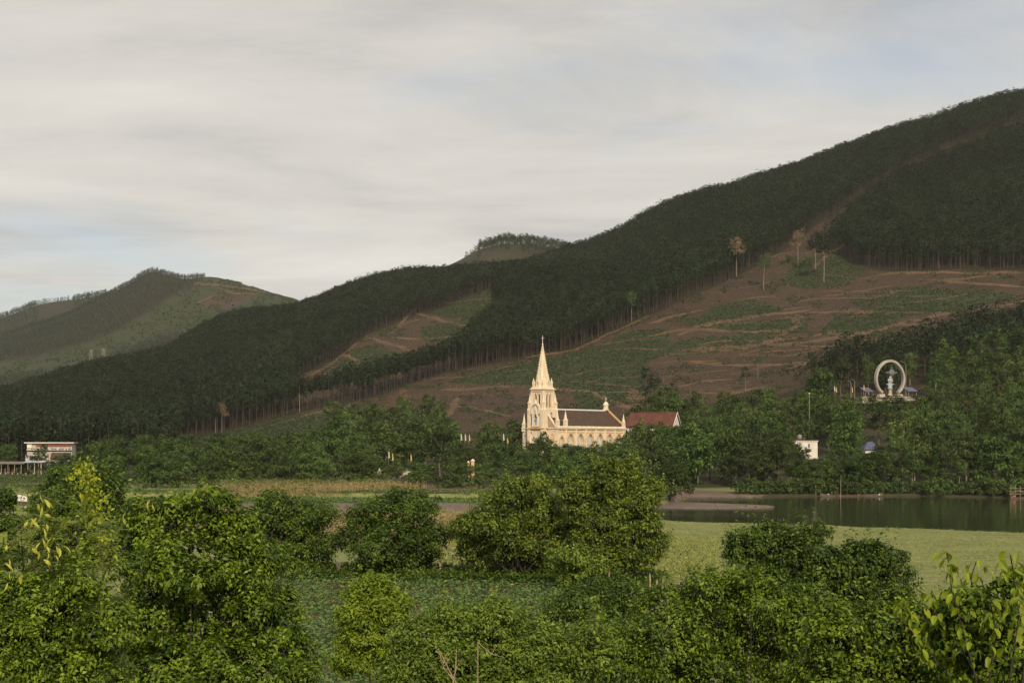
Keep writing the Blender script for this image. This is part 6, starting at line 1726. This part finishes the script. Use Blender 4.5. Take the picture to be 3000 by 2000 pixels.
# ------------------------------------------------------------------ boats, poles and river things
def boat(px, y, L, w, label, rz, name='boat'):
    x = (px-1500)/F*y
    o = empty(name, (x, y, 0.0), rz, label, 'boat')
    mb = MB(); vs = []; fs = []; n = 12
    for i in range(n+1):
        t = i/n*2-1; ww = w*(1-abs(t)**2.6)+0.03; zt = 0.35+0.45*abs(t)**3
        vs += [(t*L/2, -ww/2, zt), (t*L/2, -ww*0.35, -0.12+0.25*abs(t)**3), (t*L/2, ww*0.35, -0.12+0.25*abs(t)**3), (t*L/2, ww/2, zt), (t*L/2, ww*0.38, zt-0.04), (t*L/2, -ww*0.38, zt-0.04)]
    for i in range(n):
        for k in range(6): a = i*6; fs.append((a+k, a+(k+1) % 6, a+6+(k+1) % 6, a+6+k))
    mb.add(vs, fs); mb.build('hull', M['boat_hull'], o)
    for k in range(3):
        mb = MB(); mb.box(-L*0.25+k*L*0.25, 0, 0.32, 0.25, w*0.8, 0.05); mb.build('thwart', M['wood_post'], o)
    return o
bt = boat(2495, 341, 15.0, 1.2, 'long low dark wooden boat moored under the far bank trees', 0.02)
for k, (dx, s_, m_, lab) in enumerate(((-5.6, 0.28, 'flag_white', 'white sack at the left end of the long boat'), (1.6, 0.22, 'red_plastic', 'reddish bundle in the middle of the long boat'), (6.6, 0.25, 'flag_white', 'white bundle at the right end of the long boat'))):
    mb = MB(); mb.sphere((0, 0, s_*0.7), s_, 8, 6, 0.75); o = mb.build('bundle', M[m_], None, True); o.location = bt.location + Vector((dx, 0, 0.30)); tag(o, lab, 'bundle', 'bundles on the boat')
b2_ = boat(2990, 326, 4.6, 1.0, 'small dark boat with bamboo frame at the right edge', 0.1)
fr = empty('fishing_rig', b2_.location + Vector((-0.2, 1.3, 0)), 0, 'bamboo fishing platform frame behind the small right boat', 'fishing rig')
for k in range(4):
    mb = MB(); mb.tube([(-1.6+1.1*k, 0, -0.6), (-1.5+1.1*k, 0.2, 3.3-0.2*k)], 0.05, 5); mb.build('pole', M['dead_wood'], fr)
for z in (1.0, 1.7, 2.4):
    mb = MB(); mb.tube([(-2.0, 0.05, z), (2.6, 0.1, z+0.1)], 0.04, 5); mb.build('rail', M['dead_wood'], fr)
mb = MB(); mb.tube([(-1.8, 0, 1.0), (0, -0.3, 2.0), (1.9, 0, 1.1)], 0.05, 5); mb.build('bow', M['dead_wood'], fr)
mb = MB(); mb.sphere((0, 0, 0.25), 0.38, 10, 6, 0.8); o = mb.build('float', M['red_plastic'], None, True); o.location = b2_.location + Vector((-1.5, 0, 0.32)); tag(o, 'round red float on the small right boat', 'float')
for k, (p, yy, t, lb_) in enumerate([(2463, 338, 1390, 'tall thin bamboo stake in the water by the long boat'), (2390, 343, 1415, 'short bamboo stake left of the long boat'), (2360, 347, 1408, 'leaning stake near the left end of the long boat')]):
    x = (p-1500)/F*yy; h = CAMZ + (1300-t)/F*yy
    mb = MB(); mb.tube([(0, 0, -0.8), (0.05*k, 0, h*0.5), (0.08-0.1*k, 0, h)], [0.07, 0.06, 0.035], 6); mb.lathe([(0.075, h*0.3), (0.075, h*0.31)], 6)
    o = mb.build('bamboo_stake', M['dead_wood']); o.location = (x, yy, 0); tag(o, lb_, 'stake', 'bamboo stakes in the river')
q = ground_at(2865, 362)
tf = empty('teal_fence', q, 0, 'short teal net fence among bushes on the far right bank', 'fence')
for k in range(7):
    mb = MB(); mb.box(-1.5+0.5*k, 0, 0.7, 0.07, 0.07, 1.6); mb.build('picket', M['teal'] if k % 2 else M['louvre'], tf)
for z in (0.5, 1.2):
    mb = MB(); mb.box(0, 0.06, z, 3.2, 0.04, 0.09); mb.build('rail', M['teal'], tf)

# ------------------------------------------------------------------ fence posts, stump and big-leaved plants by the hedgerow
POSTS = [(1727,1650,1690,0.05),(1747,1660,1698,-0.1),(1767,1652,1698,0.18),(1784,1655,1722,0.0),(1800,1672,1704,0.05),(1829,1644,1698,0.14),(1905,1677,1738,-0.03),(1923,1695,1738,0.03),(1941,1690,1735,0.1),(1992,1682,1728,-0.08),(2005,1690,1730,0.04),(1352,1638,1690,0.02),(1387,1655,1688,0.0),(1312,1650,1690,0.04),(1290,1640,1692,-0.02)]
for k, (p, t, b, ln) in enumerate(POSTS):
    yy = d21(b); q = ground_at(p, yy); h = (b-t)/F*yy
    rr = 0.055 + 0.02*(k % 3)
    mb = MB(); mb.tube([(0, 0, -0.4), (ln*0.3, 0, h*0.35), (ln*0.6+0.02*(k % 2), 0, h*0.7), (ln*h*0.6, 0, h)], [rr*1.15, rr, rr*0.95, rr*0.75], 7)
    mb.tube([(ln*0.5, 0, h*0.6), (ln*0.5+0.08, -0.02, h*0.72)], [0.02, 0.008], 4)
    o = mb.build('fence_post', M['wood_post']); o.location = q
    side = 'right of the tallest hedgerow tree' if p > 1850 else ('under the tallest hedgerow tree' if p > 1600 else 'left of the light-topped tree')
    idx = sorted([a for a, *_ in POSTS if (a > 1850) == (p > 1850) and (a > 1600) == (p > 1600)]).index(p)
    tag(o, 'weathered fence post %s, %s from left' % (side, ORD[idx]), 'fence post', 'wooden fence posts')
q = ground_at(995, d21(1693))
mb = MB(); mb.tube([(0, 0, -0.4), (0.02, 0, 0.5), (0.05, 0, 1.15)], [0.17, 0.14, 0.12], 8); mb.tube([(-0.05, 0, 0.4), (-0.2, 0, 1.0), (-0.22, 0, 1.2)], [0.10, 0.08, 0.05], 6)
mb.tube([(0.08, 0, 0.2), (0.35, 0.1, 0.8), (0.9, 0.1, 1.1)], [0.06, 0.04, 0.015], 5); mb.tube([(0.1, 0, 0.9), (0.5, -0.1, 1.3)], [0.03, 0.01], 4)
o = mb.build('dead_stump', M['bark']); o.location = q; tag(o, 'bare forked stump between the first two hedgerow trees', 'stump')
bl = MB(); vs = []; fs = []
for i in range(7):
    t = i/6; w = 0.22*math.sin(math.pi*(0.04+0.92*t))**0.7; vs += [(-w, 0.1+1.0*t, 0.75*t-0.75*t*t), (0, 0.1+1.0*t, 0.75*t-0.75*t*t-0.05), (w, 0.1+1.0*t, 0.75*t-0.75*t*t)]
for i in range(6):
    for k in range(2): a = i*3+k; fs.append((a, a+1, a+4, a+3))
bl.add(vs, fs); blm = bl.mesh('banana_leaf')
for k, (p, b, s_, lb_) in enumerate([(1252, 1692, 1.35, 'broad-leaved plant in shade under the second hedgerow tree'), (1300, 1690, 0.9, 'smaller broad-leaved plant beside the fence posts on the left'), (1830, 1700, 0.8, 'bright broad-leaved plant among the fence posts')]):
    o = empty('broad_leaved_plant', ground_at(p, d21(b)), 0.4*k, lb_, 'plant', 'broad-leaved plants by the hedgerow'); o.scale = (s_, s_, s_)
    mb = MB(); mb.lathe([(0.09, -0.2), (0.08, 0.5), (0.05, 0.75)], 7); mb.build('stem', M['leaf_mid'], o)
    for j in range(7):
        l = link('leaf', blm, M['leaf_mid'] if k < 2 else M['leaf_near'], o); l.location = (0, 0, 0.45+0.04*j); l.rotation_euler = (0.35+0.12*(j % 3), 0, j*2.4)
# banana plants by the white house
for k, (p, yy, s_, lb_) in enumerate([(2452, 358, 2.2, 'pale banana plant on the bank behind the long boat'), (2490, 362, 2.6, 'taller banana plant right of the pale one on the far bank'), (2470, 430, 2.8, 'banana plant at the foot of the terrace right of the white house')]):
    o = empty('banana_plant', ground_at(p, yy), 0.7*k, lb_, 'banana plant', 'banana plants on the far bank'); o.scale = (s_, s_, s_)
    mb = MB(); mb.lathe([(0.12, -0.2), (0.10, 0.6), (0.06, 1.0)], 8); mb.build('stem', M['leaf_pale'], o)
    for j in range(8):
        l = link('leaf', blm, M['leaf_pale'], o); l.location = (0, 0, 0.7+0.05*j); l.rotation_euler = (0.75+0.14*(j % 3), 0, j*2.4)

# ------------------------------------------------------------------ power pylons in the far valley
for k, (p, b, t, lb_) in enumerate([(267, 1085, 1025, 'left lattice power pylon in the far valley'), (303, 1085, 1022, 'right lattice power pylon in the far valley')]):
    ymf = np.arange(1400, 2600, 4.0); zz_ = gz_far((p-1500)/F*ymf, ymf); pr_ = 1300-(zz_-CAMZ)*F/ymf
    j = int(np.argmax(pr_ <= b)); yy = float(ymf[j]); h = (b-t)/F*yy
    o = empty('power_pylon', ((p-1500)/F*yy, yy, float(zz_[j])), 0.3, lb_, 'pylon', 'power pylons')
    mb = MB(); w0, w1 = h*0.13, h*0.025
    for sx in (-1, 1):
        for sy in (-1, 1): mb.tube([(sx*w0, sy*w0, -1), (sx*w1, sy*w1, h)], 0.28, 4)
    for i in range(7):
        a, b_ = i/7, (i+1)/7; wa, wb = w0+(w1-w0)*a, w0+(w1-w0)*b_
        for sy in (-1, 1):
            mb.tube([(-wa, sy*wa, h*a), (wb, sy*wb, h*b_)], 0.17, 3); mb.tube([(wa, sy*wa, h*a), (-wb, sy*wb, h*b_)], 0.17, 3)
    mb.build('mast', M['steel'], o)
    for z in (0.74, 0.86, 0.97):
        mb = MB(); mb.tube([(-h*0.13, 0, h*z), (h*0.13, 0, h*z)], 0.26, 4); mb.tube([(-h*0.13, 0, h*z), (0, 0, h*(z+0.03))], 0.16, 3); mb.tube([(h*0.13, 0, h*z), (0, 0, h*(z+0.03))], 0.16, 3); mb.build('cross_arm', M['steel'], o)

# ------------------------------------------------------------------ the air of the valley
m, nt, out = new_mat('haze_air')
N = NT(nt)
pv = N.n('ShaderNodeVolumePrincipled', {'Color': (0.86, 0.88, 0.92, 1), 'Density': 0.000037, 'Anisotropy': 0.0})
nt.links.new(pv.outputs[0], out.inputs['Volume'])
mb = MB(); mb.box(0, 2050, 217, 5600, 4500, 450)
hzb = mb.build('haze', m)
tag(hzb, 'thin pale haze in the air over the valley', 'haze', None, 'stuff')
